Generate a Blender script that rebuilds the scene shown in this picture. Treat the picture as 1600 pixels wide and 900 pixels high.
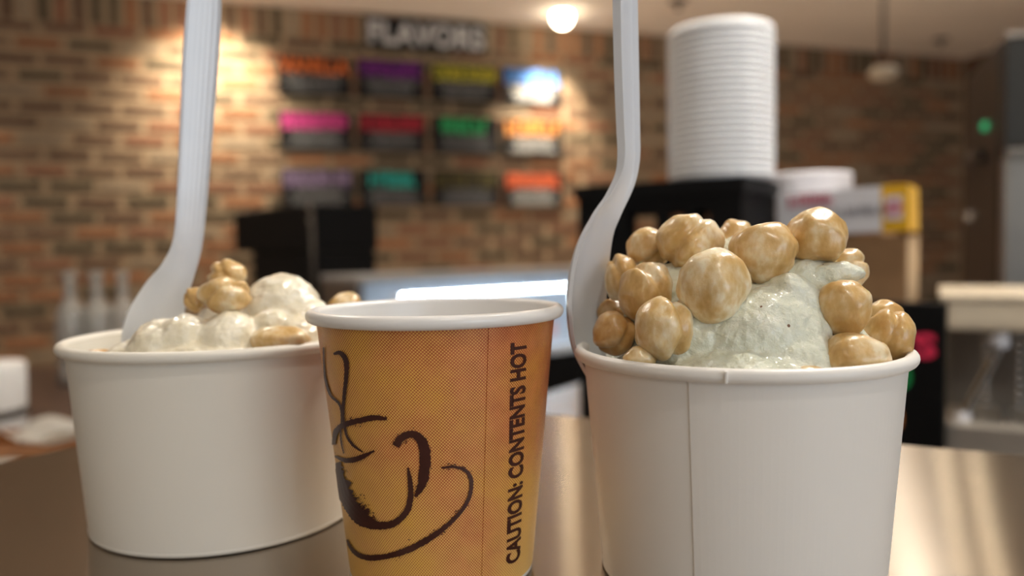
import bpy, bmesh, math, random
from mathutils import Vector, Matrix, noise

# ------------------------------------------------------------------ camera, world, lights, exposure
for o in list(bpy.data.objects): bpy.data.objects.remove(o)
SC = bpy.context.scene
COL = SC.collection
F_PX, PITCH, ROLL, CAM_H = 1209.3, math.radians(2.9861), math.radians(-0.9683), 0.08103
cam_d = bpy.data.cameras.new('camera'); cam = bpy.data.objects.new('camera', cam_d); COL.objects.link(cam)
cam_d.sensor_fit = 'HORIZONTAL'; cam_d.sensor_width = 36.0; cam_d.lens = F_PX / 1600 * 36
cam_d.clip_start = 0.01; cam_d.clip_end = 60
_r, _u, _f = Vector((1, 0, 0)), Vector((0, math.sin(PITCH), math.cos(PITCH))), Vector((0, math.cos(PITCH), -math.sin(PITCH)))
_c, _s = math.cos(ROLL), math.sin(ROLL)
_r2, _u2 = _c * _r + _s * _u, -_s * _r + _c * _u
M = Matrix((_r2, _u2, -_f)).transposed().to_4x4(); M.translation = (0, 0, CAM_H)
cam.matrix_world = M
cam_d.dof.use_dof = True; cam_d.dof.focus_distance = 0.172; cam_d.dof.aperture_fstop = 8.2; cam_d.dof.aperture_blades = 0
SC.camera = cam
SC.view_settings.view_transform = 'Standard'; SC.view_settings.look = 'None'
SC.view_settings.gamma = 1.0; SC.view_settings.use_curve_mapping = False
SC.view_settings.exposure = 0.0
world = bpy.data.worlds.new('room_ambience'); SC.world = world; world.use_nodes = True
_bg = world.node_tree.nodes['Background']; _bg.inputs['Color'].default_value = (1.0, 0.95, 0.89, 1); _bg.inputs['Strength'].default_value = 0.17

CEIL = 1.36; FLOOR = -1.06; BACK = -0.17          # heights relative to the bar top
WALL_A, WALL_D = math.radians(18), 4.5
def spot(name, loc, target, energy, color, angle, blend, radius):
    l = bpy.data.lights.new(name, 'SPOT'); l.energy = energy; l.color = color; l.spot_size = math.radians(angle)
    l.spot_blend = blend; l.shadow_soft_size = radius
    o = bpy.data.objects.new(name, l); COL.objects.link(o); o.location = loc
    o.rotation_euler = (Vector(target) - Vector(loc)).to_track_quat('-Z', 'Y').to_euler(); return o
def area(name, loc, target, energy, color, sx, sy):
    l = bpy.data.lights.new(name, 'AREA'); l.shape = 'RECTANGLE'; l.size = sx; l.size_y = sy; l.energy = energy; l.color = color
    o = bpy.data.objects.new(name, l); COL.objects.link(o); o.location = loc
    o.rotation_euler = (Vector(target) - Vector(loc)).to_track_quat('-Z', 'Y').to_euler(); return o
WARM = (1.0, 0.85, 0.64)
# wall washers in the ceiling close to the brick wall (the lamps themselves are built further down)
WASH = [(-2.95, 3.25), (-1.40, 3.66), (0.30, 4.30)]
for i, (x, y) in enumerate(WASH):
    d_ = (WALL_D + x * math.tan(WALL_A) - y) * math.cos(WALL_A)      # distance to the wall
    spot('wall_washer_light', (x, y, CEIL - 0.10), (x - d_ * math.sin(WALL_A), y + d_ * math.cos(WALL_A), (0.1, 0.82, 0.72)[i]), (85, 95, 105)[i], WARM, (110, 104, 78)[i], 0.9, 0.04)
# downlights; first and fifth are unseen, placed to brighten bottles and espresso machine
DOWN = [(-0.85, 1.40), (0.50, 0.60), (0.25, -0.55), (2.21, 3.85), (0.80, 0.95), (2.08, 3.30)]
for i, (x, y) in enumerate(DOWN):
    spot('downlight_light', (x, y, CEIL - 0.10), (x * 0.85, y, 0), (26, 30, 8, 6, 44, 4)[i], (1.0, 0.94, 0.85), 120, 0.8, 0.04)
# unseen spots added over the aisle, bounced off the floor to brighten the ceiling
BOUNCE = [(-0.9, 3.0), (0.45, 3.30), (1.25, 3.45)]
for x, y in BOUNCE: spot('aisle_light', (x, y, CEIL - 0.10), (x, y, -1), 330, (1.0, 0.88, 0.76), 52, 0.5, 0.04)
# added fill globes, out of view, brightening ceiling and room (built further down)
FILL_GLOBES = [(0.35, 1.55, 0.98), (-0.9, -1.1, 0.95), (1.0, -0.9, 0.95)]
GLOBE_POWER = 9.0
# cool area light added behind the camera, standing in for a shop front
area('shopfront_daylight', (2.4, -2.6, 0.45), (0.0, 0.3, 0.0), 44, (0.78, 0.89, 1.0), 2.4, 1.6)

# ------------------------------------------------------------------ helpers
def srgb(r, g, b):
    f = lambda v: (v / 255 / 12.92) if v / 255 <= 0.04045 else ((v / 255 + 0.055) / 1.055) ** 2.4
    return (f(r), f(g), f(b), 1)
class NT:
    def __init__(s, name):
        s.m = bpy.data.materials.new(name); s.m.use_nodes = True; s.t = s.m.node_tree; s.n = s.t.nodes
        s.b = s.n['Principled BSDF']
    def node(s, kind, **kw):
        x = s.n.new(kind)
        for k, v in kw.items(): setattr(x, k, v)
        return x
    def link(s, a, b): s.t.links.new(a, b)
    def math(s, op, a, b=None, c=None):
        x = s.node('ShaderNodeMath', operation=op)
        for i, v in enumerate((a, b, c)):
            if v is None: continue
            if isinstance(v, (int, float)): x.inputs[i].default_value = v
            else: s.link(v, x.inputs[i])
        return x.outputs[0]
    def noise(s, vec, scale, detail=3, rough=0.5):
        x = s.node('ShaderNodeTexNoise'); x.inputs['Scale'].default_value = scale
        x.inputs['Detail'].default_value = detail; x.inputs['Roughness'].default_value = rough
        if vec is not None: s.link(vec, x.inputs['Vector'])
        return x.outputs['Fac']
    def ramp(s, fac, stops):
        x = s.node('ShaderNodeValToRGB'); e = x.color_ramp.elements
        while len(e) < len(stops): e.new(0.5)
        for el, (p, c) in zip(e, stops): el.position = p; el.color = c
        s.link(fac, x.inputs['Fac']); return x.outputs['Color']
    def mix(s, fac, a, b, mode='MIX'):
        x = s.node('ShaderNodeMix', data_type='RGBA', blend_type=mode)
        for i, v in ((0, fac), (6, a), (7, b)):
            if isinstance(v, (int, float)): x.inputs[i].default_value = v
            elif isinstance(v, tuple): x.inputs[i].default_value = v
            else: s.link(v, x.inputs[i])
        return x.outputs[2]
    def obj(s): return s.node('ShaderNodeTexCoord').outputs['Object']
    def bump(s, h, strength, dist):
        x = s.node('ShaderNodeBump'); x.inputs['Strength'].default_value = strength; x.inputs['Distance'].default_value = dist
        s.link(h, x.inputs['Height']); s.link(x.outputs[0], s.b.inputs['Normal'])
    def set(s, **kw):
        for k, v in kw.items():
            k = k.replace('_', ' ')
            inp = s.b.inputs[k]
            if hasattr(v, 'links'): s.link(v, inp)
            else: inp.default_value = v
        return s
def plain(name, col, rough=0.5, metal=0.0, var=0.08, scale=30, **kw):
    """one colour with a slight procedural mottling"""
    m = NT(name); n = m.noise(m.obj(), scale, 3)
    dark = tuple(c * (1 - var) for c in col[:3]) + (1,); lite = tuple(min(1, c * (1 + var)) for c in col[:3]) + (1,)
    m.set(Base_Color=m.ramp(n, [(0.3, dark), (0.7, lite)]), Roughness=rough, Metallic=metal)
    m.set(**kw); return m.m
def emit(name, col, strength):
    m = NT(name); m.set(Base_Color=col, Emission_Color=col, Emission_Strength=strength); return m.m

def link(name, me, mat=None, parent=None, loc=None, rot=None, smooth=False):
    o = bpy.data.objects.new(name, me); COL.objects.link(o)
    if mat is not None and len(me.materials) == 0: me.materials.append(mat)
    if smooth: me.shade_smooth()
    if parent is not None: o.parent = parent
    if loc is not None: o.location = loc
    if rot is not None: o.rotation_euler = rot
    return o
def obj(name, bm, mat=None, parent=None, loc=None, rot=None, smooth=False):
    me = bpy.data.meshes.new(name); bm.normal_update(); bm.to_mesh(me); bm.free()
    return link(name, me, mat, parent, loc, rot, smooth)
def tag(o, label, cat, group=None, kind=None):
    if label: o['label'] = label
    if cat: o['category'] = cat
    if group: o['group'] = group
    if kind: o['kind'] = kind
    return o
def thing(name, label, cat, loc=(0, 0, 0), rotz=0.0, group=None):
    o = bpy.data.objects.new(name, None); COL.objects.link(o); o.empty_display_size = 0.02
    o.location = loc; o.rotation_euler = (0, 0, rotz); return tag(o, label, cat, group)
def box(bm, c, s, rz=0.0, bevel=0.0):
    g = bmesh.ops.create_cube(bm, size=1.0)
    vs = g['verts']
    bmesh.ops.scale(bm, vec=s, verts=vs)
    if bevel > 0:
        es = list({e for v in vs for e in v.link_edges})
        r = bmesh.ops.bevel(bm, geom=es, offset=bevel, segments=2, affect='EDGES', profile=0.6)
        vs = list({v for f in r['faces'] for v in f.verts} | {v for v in vs if v.is_valid})
    if rz: bmesh.ops.rotate(bm, cent=(0, 0, 0), matrix=Matrix.Rotation(rz, 3, 'Z'), verts=vs)
    bmesh.ops.translate(bm, vec=c, verts=vs)
    return bm
def bx(c, s, rz=0.0, bevel=0.0): return box(bmesh.new(), c, s, rz, bevel)
def lathe(prof, n=64, closed=False):
    bm = bmesh.new(); rings = []
    for r, z in prof:
        if r < 1e-6: rings.append([bm.verts.new((0, 0, z))])
        else: rings.append([bm.verts.new((r * math.cos(2 * math.pi * k / n), r * math.sin(2 * math.pi * k / n), z)) for k in range(n)])
    pairs = list(zip(rings, rings[1:])) + ([(rings[-1], rings[0])] if closed else [])
    for a, b in pairs:
        for k in range(n):
            k2 = (k + 1) % n
            if len(a) == 1 and len(b) == 1: continue
            if len(a) == 1: bm.faces.new((a[0], b[k2], b[k]))
            elif len(b) == 1: bm.faces.new((a[k], a[k2], b[0]))
            else: bm.faces.new((a[k], a[k2], b[k2], b[k]))
    bmesh.ops.recalc_face_normals(bm, faces=bm.faces[:])
    return bm
def torus_prof(R, z, a, b, n=14):
    return [(R + a * math.cos(2 * math.pi * k / n), z + b * math.sin(2 * math.pi * k / n)) for k in range(n)]
def tube(pts, rad, n=10):
    bm = bmesh.new(); pts = [Vector(p) for p in pts]; rings = []
    for i, p in enumerate(pts):
        d = (pts[min(i + 1, len(pts) - 1)] - pts[max(i - 1, 0)]).normalized()
        up = Vector((0, 0, 1)) if abs(d.z) < 0.9 else Vector((1, 0, 0))
        a = d.cross(up).normalized(); b = d.cross(a).normalized()
        r = rad[i] if isinstance(rad, (list, tuple)) else rad
        rings.append([bm.verts.new(p + r * (math.cos(2 * math.pi * k / n) * a + math.sin(2 * math.pi * k / n) * b)) for k in range(n)])
    for a, b in zip(rings, rings[1:]):
        for k in range(n): bm.faces.new((a[k], a[(k + 1) % n], b[(k + 1) % n], b[k]))
    bm.faces.new(rings[0][::-1]); bm.faces.new(rings[-1]); bmesh.ops.recalc_face_normals(bm, faces=bm.faces[:]); return bm
def crom(pts, per=8):
    out = []
    n = len(pts)
    for i in range(n - 1):
        p0, p1, p2, p3 = pts[max(i - 1, 0)], pts[i], pts[i + 1], pts[min(i + 2, n - 1)]
        for k in range(per):
            t = k / per
            out.append([0.5 * (2 * b + (c - a) * t + (2 * a - 5 * b + 4 * c - d) * t * t + (3 * b - a - 3 * c + d) * t ** 3) for a, b, c, d in zip(p0, p1, p2, p3)])
    out.append(list(pts[-1])); return out
def text_mesh(body, size, extrude=0.0, bold=0.0, space=1.0):
    cu = bpy.data.curves.new('t', 'FONT'); cu.body = body; cu.size = size; cu.extrude = extrude; cu.offset = bold
    cu.align_x = 'CENTER'; cu.align_y = 'CENTER'; cu.space_character = space; cu.resolution_u = 4
    o = bpy.data.objects.new('t', cu); COL.objects.link(o); bpy.context.view_layer.update()
    me = bpy.data.meshes.new_from_object(o.evaluated_get(bpy.context.evaluated_depsgraph_get()))
    bpy.data.objects.remove(o); return me
def fit(me, w, h):
    """scale a text mesh (in XY) to a width and height about its own centre"""
    xs = [v.co.x for v in me.vertices]; ys = [v.co.y for v in me.vertices]
    cx, cy = (min(xs) + max(xs)) / 2, (min(ys) + max(ys)) / 2; sx, sy = w / (max(xs) - min(xs)), h / (max(ys) - min(ys))
    for v in me.vertices: v.co.x = (v.co.x - cx) * sx; v.co.y = (v.co.y - cy) * sy
    return me

# ------------------------------------------------------------------ materials
def steel_material():
    m = NT('brushed_steel_bar_top'); v = m.obj()
    mp = m.node('ShaderNodeMapping'); mp.inputs['Scale'].default_value = (1.5, 260, 1); m.link(v, mp.inputs['Vector'])
    rz = m.node('ShaderNodeMapping'); rz.inputs['Rotation'].default_value = (0, 0, math.radians(2)); m.link(v, rz.inputs['Vector'])
    m.link(rz.outputs[0], mp.inputs['Vector'])
    fine = m.noise(mp.outputs[0], 6, 4, 0.65)
    blot = m.noise(v, 14, 3)
    m.set(Base_Color=m.mix(m.math('MULTIPLY', blot, 0.5), srgb(176, 164, 150), srgb(150, 139, 126)), Metallic=1.0, Anisotropic=1.0)
    m.set(Roughness=m.math('MULTIPLY_ADD', fine, 0.10, 0.145))
    tg = m.node('ShaderNodeCombineXYZ'); tg.inputs[1].default_value = 1.0
    m.link(tg.outputs[0], m.b.inputs['Tangent'])
    return m.m
M_STEEL = steel_material()
M_STEEL2 = plain('stainless_sheet', srgb(168, 166, 162), 0.32, 1.0, 0.06, 12)
M_CHROME = plain('polished_chrome', srgb(215, 214, 212), 0.12, 1.0, 0.03, 12)
def paper(name, col, rough=0.42):
    m = NT(name); v = m.obj(); n = m.noise(v, 900, 4, 0.6); w = m.noise(v, 60, 2)
    m.set(Base_Color=m.mix(m.math('MULTIPLY', w, 0.25), col, tuple(c * 0.93 for c in col[:3]) + (1,)), Roughness=rough)
    m.set(Subsurface_Weight=0.06, Subsurface_Radius=(0.002, 0.0016, 0.0012), Coat_Weight=0.12, Coat_Roughness=0.3)
    m.bump(m.math('MULTIPLY_ADD', w, 3.0, n), 0.05, 0.0003); return m.m
M_PAPER = paper('white_coated_paper', (0.84, 0.825, 0.80, 1))
M_STACK = paper('bright_white_cup_paper', (0.91, 0.915, 0.93, 1))
M_PAPER_W = paper('ivory_coated_paper', (0.80, 0.765, 0.69, 1))
M_PAPER_C = paper('glossy_white_paper', (0.83, 0.82, 0.81, 1), 0.28)
def halftone():
    m = NT('printed_halftone_paper'); v = m.obj()
    sp = m.node('ShaderNodeSeparateXYZ'); m.link(v, sp.inputs[0])
    th = m.math('ARCTAN2', sp.outputs[1], sp.outputs[0]); z = sp.outputs[2]
    u = m.math('MULTIPLY', th, 0.0275)
    k = 2 * math.pi / 0.00074
    du = m.math('ADD', u, m.math('MULTIPLY', z, 0.06))
    pat = m.math('MULTIPLY', m.math('COSINE', m.math('MULTIPLY', du, k)), m.math('COSINE', m.math('MULTIPLY', z, k)))
    n1 = m.noise(v, 55, 5, 0.6); n2 = m.noise(v, 240, 4, 0.6)
    # ink density of the print: stronger to the top right, thin near the left and the lower right
    left = m.math('MULTIPLY_ADD', th, 0.50, 0.72)              # th -2.4 .. -0.5
    bot = m.math('MULTIPLY', m.math('MAXIMUM', m.math('ADD', th, 1.05), 0.0), m.math('MULTIPLY', m.math('SUBTRACT', 0.034, z), 95.0))
    bot = m.math('MAXIMUM', bot, 0.0)
    up = m.math('MULTIPLY', m.math('SUBTRACT', z, 0.03), 14.0)
    den = m.math('ADD', m.math('ADD', left, up), m.math('MULTIPLY_ADD', n1, 3.4, -1.6))
    den = m.math('SUBTRACT', den, bot)
    dots = m.node('ShaderNodeMapRange', interpolation_type='SMOOTHSTEP'); m.link(m.math('ADD', pat, m.math('MULTIPLY', den, 0.55)), dots.inputs[0])
    dots.inputs[1].default_value = -0.40; dots.inputs[2].default_value = 0.45
    red = m.ramp(m.math('MULTIPLY_ADD', n2, 0.5, m.math('MULTIPLY', n1, 0.5)), [(0.35, srgb(158, 66, 28)), (0.65, srgb(196, 104, 60))])
    yel = m.ramp(n1, [(0.3, srgb(228, 178, 76)), (0.7, srgb(238, 200, 122))])
    m.set(Base_Color=m.mix(dots.outputs[0], yel, red), Roughness=0.42, Coat_Weight=0.08, Coat_Roughness=0.25)
    return m.m
M_HALF = halftone()
M_INK = plain('dark_brown_ink', srgb(62, 26, 20), 0.4, 0, 0.15, 400)
M_SPOON = plain('white_polystyrene', (0.74, 0.77, 0.83, 1), 0.22, 0, 0.02, 40, Subsurface_Weight=0.15, Subsurface_Radius=(0.002, 0.002, 0.002), Coat_Weight=0.3)
def nut_material():
    m = NT('glazed_hazelnut'); v = m.obj(); oi = m.node('ShaderNodeObjectInfo')
    vv = m.node('ShaderNodeVectorMath', operation='ADD'); m.link(v, vv.inputs[0])
    cx = m.node('ShaderNodeCombineXYZ'); m.link(m.math('MULTIPLY', oi.outputs['Random'], 3.0), cx.inputs[0]); m.link(cx.outputs[0], vv.inputs[1])
    mp = m.node('ShaderNodeMapping'); mp.inputs['Scale'].default_value = (1.0, 1.0, 0.62); m.link(vv.outputs[0], mp.inputs['Vector'])
    a = m.noise(mp.outputs[0], 130, 3, 0.5); b = m.noise(mp.outputs[0], 520, 4, 0.6)
    f = m.math('MULTIPLY_ADD', b, 0.32, m.math('MULTIPLY', a, 0.85))
    f = m.math('MULTIPLY_ADD', oi.outputs['Alpha'], 0.22, m.math('SUBTRACT', f, 0.11)); tint = m.ramp(f, [(0.42, (0.56, 0.34, 0.115, 1)), (0.55, (0.66, 0.44, 0.185, 1)), (0.65, (0.75, 0.57, 0.32, 1)), (0.76, (0.86, 0.76, 0.57, 1))])
    m.set(Base_Color=m.mix(1.0, tint, oi.outputs['Color'], 'MULTIPLY'))
    m.set(Roughness=0.30, Subsurface_Weight=0.22, Subsurface_Radius=(0.003, 0.0016, 0.0007), Coat_Weight=0.35, Coat_Roughness=0.18)
    m.bump(m.math('MULTIPLY_ADD', a, 0.6, b), 0.32, 0.0005); return m.m
M_NUT = nut_material()
def gelato(name, c1, c2, fleck, rough, bump, coat):
    m = NT(name); v = m.obj(); n = m.noise(v, 130, 4, 0.6); g = m.noise(v, 700, 5, 0.65)
    base = m.ramp(n, [(0.35, c1), (0.65, c2)])
    if fleck:
        w = m.node('ShaderNodeTexVoronoi'); w.inputs['Scale'].default_value = 210; m.link(v, w.inputs['Vector'])
        near = m.math('LESS_THAN', w.outputs['Distance'], 0.085)
        sp = m.node('ShaderNodeSeparateColor'); m.link(w.outputs['Color'], sp.inputs[0])
        few = m.math('GREATER_THAN', sp.outputs[0], 0.45)
        base = m.mix(m.math('MULTIPLY', near, few), base, m.mix(m.math('GREATER_THAN', sp.outputs[1], 0.5), srgb(70, 130, 90), srgb(120, 80, 50)))
    m.set(Base_Color=base, Roughness=rough, Subsurface_Weight=0.35, Subsurface_Radius=(0.004, 0.0035, 0.0025), Coat_Weight=coat, Coat_Roughness=0.12)
    m.bump(m.math('MULTIPLY_ADD', n, 1.5, g), bump, 0.0008); return m.m
M_GEL_R = gelato('pale_pistachio_gelato', (0.68, 0.71, 0.58, 1), (0.82, 0.84, 0.73, 1), True, 0.38, 0.7, 0.45)
M_GEL_L = gelato('melting_cream_gelato', (0.80, 0.72, 0.54, 1), (0.88, 0.83, 0.70, 1), False, 0.28, 0.30, 0.6)
M_BLACK = plain('black_plastic', (0.004, 0.004, 0.0045, 1), 0.6, 0, 0.2, 20, Specular_IOR_Level=0.18)
M_CARD = plain('kraft_cardboard', srgb(160, 122, 84), 0.8, 0, 0.06, 60)
M_CARD2 = plain('pale_cardboard_edge', srgb(200, 172, 136), 0.8, 0, 0.06, 60)
M_WHITE = plain('white_carton', srgb(222, 220, 224), 0.5, 0, 0.03, 40)
M_YELLOW = plain('yellow_print', srgb(226, 172, 22), 0.5, 0, 0.05, 40)
M_PINK = plain('pink_print', srgb(200, 110, 130), 0.6)
M_GREY = plain('grey_print', srgb(150, 150, 158), 0.6)
M_CEIL = plain('painted_ceiling', srgb(246, 236, 224), 0.9, 0, 0.03, 3)
M_FLOOR = plain('dark_floor_tile', srgb(198, 184, 168), 0.6, 0, 0.15, 4)  # unseen floor made pale to bounce light up to the ceiling
M_PLASTER = plain('brown_plaster', srgb(92, 66, 48), 0.85, 0, 0.1, 5)
M_MORTAR = NT('sandy_mortar'); _v = M_MORTAR.obj(); _n = M_MORTAR.noise(_v, 40, 5, 0.7)
M_MORTAR.set(Base_Color=M_MORTAR.ramp(_n, [(0.3, srgb(136, 116, 93)), (0.7, srgb(168, 146, 119))]), Roughness=0.9); M_MORTAR.bump(_n, 0.5, 0.004)
M_MORTAR = M_MORTAR.m
def brick_material(name, attr):
    m = NT(name); v = m.obj(); n = m.noise(v, 26, 5, 0.7)
    if attr:
        a = m.node('ShaderNodeVertexColor', layer_name='tone'); c = a.outputs['Color']
    else: c = m.node('ShaderNodeObjectInfo').outputs['Color']
    m.set(Base_Color=m.mix(1.0, c, m.ramp(n, [(0.25, (0.72, 0.72, 0.72, 1)), (0.75, (1.0, 1.0, 1.0, 1))]), 'MULTIPLY'), Roughness=0.85)
    m.bump(n, 0.5, 0.004); return m.m
M_BRICK = brick_material('fired_brick', False); M_BRICK_S = brick_material('fired_brick_field', True)
M_BOARD = plain('chalkboard_black', (0.008, 0.008, 0.009, 1), 0.7, 0, 0.3, 8, Specular_IOR_Level=0.2)
M_WOOD = plain('dark_walnut', srgb(74, 50, 34), 0.55, 0, 0.25, 18)
M_GLASS = NT('clear_bottle_glass'); M_GLASS.set(Base_Color=(0.95, 0.93, 0.88, 1), Roughness=0.07, Transmission_Weight=0.80, IOR=1.5); M_GLASS = M_GLASS.m
M_PANE = NT('display_glass'); M_PANE.set(Base_Color=(0.95, 0.98, 1, 1), Roughness=0.03, Transmission_Weight=1.0, IOR=1.02, Alpha=0.25); M_PANE = M_PANE.m
def chalk(name, c): return plain(name, c, 0.8, 0, 0.25, 60)

# ------------------------------------------------------------------ the room
def slab(name, pts, z0, z1, mat):
    bm = bmesh.new(); a = [bm.verts.new((x, y, z0)) for x, y in pts]; b = [bm.verts.new((x, y, z1)) for x, y in pts]
    n = len(pts); bm.faces.new(a[::-1]); bm.faces.new(b)
    for k in range(n): bm.faces.new((a[k], a[(k + 1) % n], b[(k + 1) % n], b[k]))
    bmesh.ops.recalc_face_normals(bm, faces=bm.faces[:]); return obj(name, bm, mat)
ca, sa = math.cos(WALL_A), math.sin(WALL_A)
def W(u, out, z):      # a point given along the brick wall, out from it towards the bar, and up
    return Vector((u * ca + out * sa, WALL_D + u * sa - out * ca, z))
U0, U1 = -4.6, 3.40
A, B = W(U0, 0, 0), W(U1, 0, 0)
B2, A2 = B + Vector((sa, -ca, 0)) * 7.5, A + Vector((sa, -ca, 0)) * 7.5
foot = [(A.x, A.y), (B.x, B.y), (B2.x, B2.y), (A2.x, A2.y)]
tag(slab('floor', foot, FLOOR - 0.1, FLOOR, M_FLOOR), 'dark tiled shop floor behind the bar', None, kind='structure')
tag(slab('ceiling', foot, CEIL, CEIL + 0.1, M_CEIL), 'plain pale painted ceiling', None, kind='structure')
bm = bx(((U0 + U1) / 2, 0.06, (CEIL + FLOOR) / 2), (U1 - U0, 0.12, CEIL - FLOOR))
wall = obj('wall_back', bm, M_MORTAR, None, (0, WALL_D, 0), (0, 0, WALL_A)); tag(wall, 'brick wall with sandy mortar and a soldier course along the ceiling', None, kind='structure')
bm = bx((0, 0, (CEIL + FLOOR) / 2), (0.1, 7.5, CEIL - FLOOR))
mid = (B + B2) / 2 + Vector((ca, sa, 0)) * 0.05
wr = obj('wall_right', bm, M_PLASTER, None, (mid.x, mid.y, 0), (0, 0, WALL_A)); tag(wr, 'dark brown side wall behind the steel appliance', None, kind='structure')
# bricks
rnd = random.Random(11)
PAL = [((0.44, 0.19, 0.085), 24), ((0.33, 0.145, 0.08), 20), ((0.20, 0.115, 0.07), 20), ((0.125, 0.095, 0.055), 17), ((0.27, 0.17, 0.105), 9), ((0.42, 0.32, 0.22), 10)]
def tone():
    c = rnd.choices([p for p, w in PAL], [w for p, w in PAL])[0]; k = rnd.uniform(0.55, 0.80); return tuple(min(1, v * k) for v in c) + (1,)
PU, PZ, BL, BH = 0.225, 0.0757, 0.194, 0.0425
bricks = []                                            # (u, z, length, height)
k = 0; z = 1.174
while z > FLOOR + 0.05:
    off = -2.253 if k % 2 == 0 else -2.3655
    n0 = math.ceil((U0 + BL / 2 + 0.01 - off) / PU); n1 = math.floor((U1 - BL / 2 - 0.01 - off) / PU)
    for n in range(n0, n1 + 1): bricks.append((off + n * PU + rnd.uniform(-.004, .004), z + rnd.uniform(-.002, .002), BL + rnd.uniform(-.008, .006), BH + rnd.uniform(-.004, .004)))
    k += 1; z = 1.174 - k * PZ
SP = 0.0765
n = 0
while -2.492 + (n - 27) * SP < U1 - 0.04:
    u = -2.492 + (n - 27) * SP; n += 1
    if u > U0 + 0.04: bricks.append((u, 1.279, 0.047, 0.150))
def hidden(u, z):
    if z < -0.42 or u < -2.75: return True
    if -1.2 < u < 0.27 and (0.93 < z < 1.09 or 0.63 < z < 0.80 or 0.35 < z < 0.50): return True
    if -0.76 < u < -0.19 and z > 1.2: return True
    if -1.45 < u < -0.95 and -0.2 < z < 0.2: return True     # black brewer
    if u > 0.42 and z < 0.30: return True                     # crate and boxes
    if -2.0 < u < 0.42 and z < -0.10: return True             # cups
    if 0.90 < u < 1.55: return True                           # paper cup stack
    return False
bricks.sort(key=lambda b: (hidden(b[0], b[1]), b[0]))
def brick_mesh(L, H):
    return bx((0, 0.004, 0), (L, 0.028, H), 0, 0.005)
meshes = {}
for key, (L, H) in {'a': (BL, BH), 'b': (BL - 0.006, BH + 0.003), 'c': (BL + 0.004, BH - 0.003), 's': (0.047, 0.150)}.items():
    me = bpy.data.meshes.new('brick_' + key); b_ = brick_mesh(L, H); b_.to_mesh(me); b_.free(); me.materials.append(M_BRICK); meshes[key] = me
for i, (u, z, L, H) in enumerate(bricks[:300]):
    key = 's' if H > 0.1 else 'abc'[i % 3]
    o = link('brick', meshes[key], None, wall, (u, 0, z), (0, rnd.uniform(-.01, .01), 0)); o.color = tone()
bm = bmesh.new(); lay = bm.loops.layers.float_color.new('tone')
for u, z, L, H in bricks[300:]:
    c = tone(); g = bmesh.ops.create_cube(bm, size=1.0); bmesh.ops.scale(bm, vec=(L, 0.028, H), verts=g['verts']); bmesh.ops.translate(bm, vec=(u, 0.004, z), verts=g['verts'])
    for f in {f for v in g['verts'] for f in v.link_faces}:
        for lp in f.loops: lp[lay] = c
tag(obj('brick_field', bm, M_BRICK_S, wall), None, None, kind='stuff')

# ------------------------------------------------------------------ ceiling fittings
M_LENS = emit('lit_lamp_lens', (1.0, 0.90, 0.74, 1), 30.0)
M_LENS_B = emit('bright_lamp_lens', (1.0, 0.86, 0.64, 1), 24.0)
M_TRIM = plain('white_enamel', srgb(225, 222, 216), 0.5)
M_TRIMD = plain('grey_metal', srgb(92, 86, 80), 0.5, 0.6)
def downlight(x, y, label, r=0.052):
    t = thing('ceiling_lamp', label, 'lamp', (x, y, CEIL), 0, 'recessed ceiling lamps')
    obj('trim_ring', lathe(torus_prof(r + 0.008, -0.004, 0.010, 0.006), 32, True), M_TRIM, t, smooth=True)
    obj('lens', lathe([(0, -1.55 * r)] + [(r * math.sin(a_), -0.55 * r - r * math.cos(a_)) for a_ in (0.3, 0.6, 0.9, 1.2, 1.57, 1.9, 2.15)], 32), M_LENS_B if y > 2.8 and (x, y) not in BOUNCE else M_LENS, t, smooth=True)
LB = ['recessed ceiling lamp far left, washing the brick wall', 'recessed ceiling lamp above the brick wall, left of the flavour boards',
      'bright recessed ceiling lamp to the right of the FLAVORS sign']
for (x, y), lb in zip(WASH, LB): downlight(x, y, lb)
LB = ['recessed ceiling lamp above the left end of the bar', 'recessed ceiling lamp above the black crate', 'recessed ceiling lamp above the front of the bar',
      'recessed ceiling lamp near the right side wall, farther of two', 'recessed ceiling lamp above the espresso machine', 'recessed ceiling lamp near the right side wall, nearer of two']
for (x, y), lb in zip(DOWN, LB): downlight(x, y, lb, 0.045)
for (x, y), lb in zip(BOUNCE, ['recessed ceiling lamp over the aisle behind the coffee brewer', 'recessed ceiling lamp over the aisle behind the display case', 'recessed ceiling lamp over the aisle at the right']): downlight(x, y, lb, 0.045)
M_GLOBE = emit('lit_opal_globe', (1.0, 0.86, 0.68, 1), GLOBE_POWER)
GL = ['opal globe pendant above the display case', 'opal globe pendant in the room behind the bar at left', 'opal globe pendant in the room behind the bar at right', 'opal globe pendant near the brick wall at far left']
for (x, y, z), lb in zip(FILL_GLOBES, GL):
    t = thing('globe_pendant', lb, 'lamp', (x, y, CEIL), 0, 'opal globe pendants')
    obj('rod', tube([(0, 0, 0), (0, 0, z + 0.11 - CEIL)], 0.006), M_TRIMD, t, smooth=True)
    obj('globe', lathe([(0, -0.12)] + [(0.12 * math.sin(math.pi * k / 10), -0.12 * math.cos(math.pi * k / 10)) for k in range(1, 10)] + [(0, 0.12)], 20), M_GLOBE, t, (0, 0, z - CEIL), smooth=True)
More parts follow.
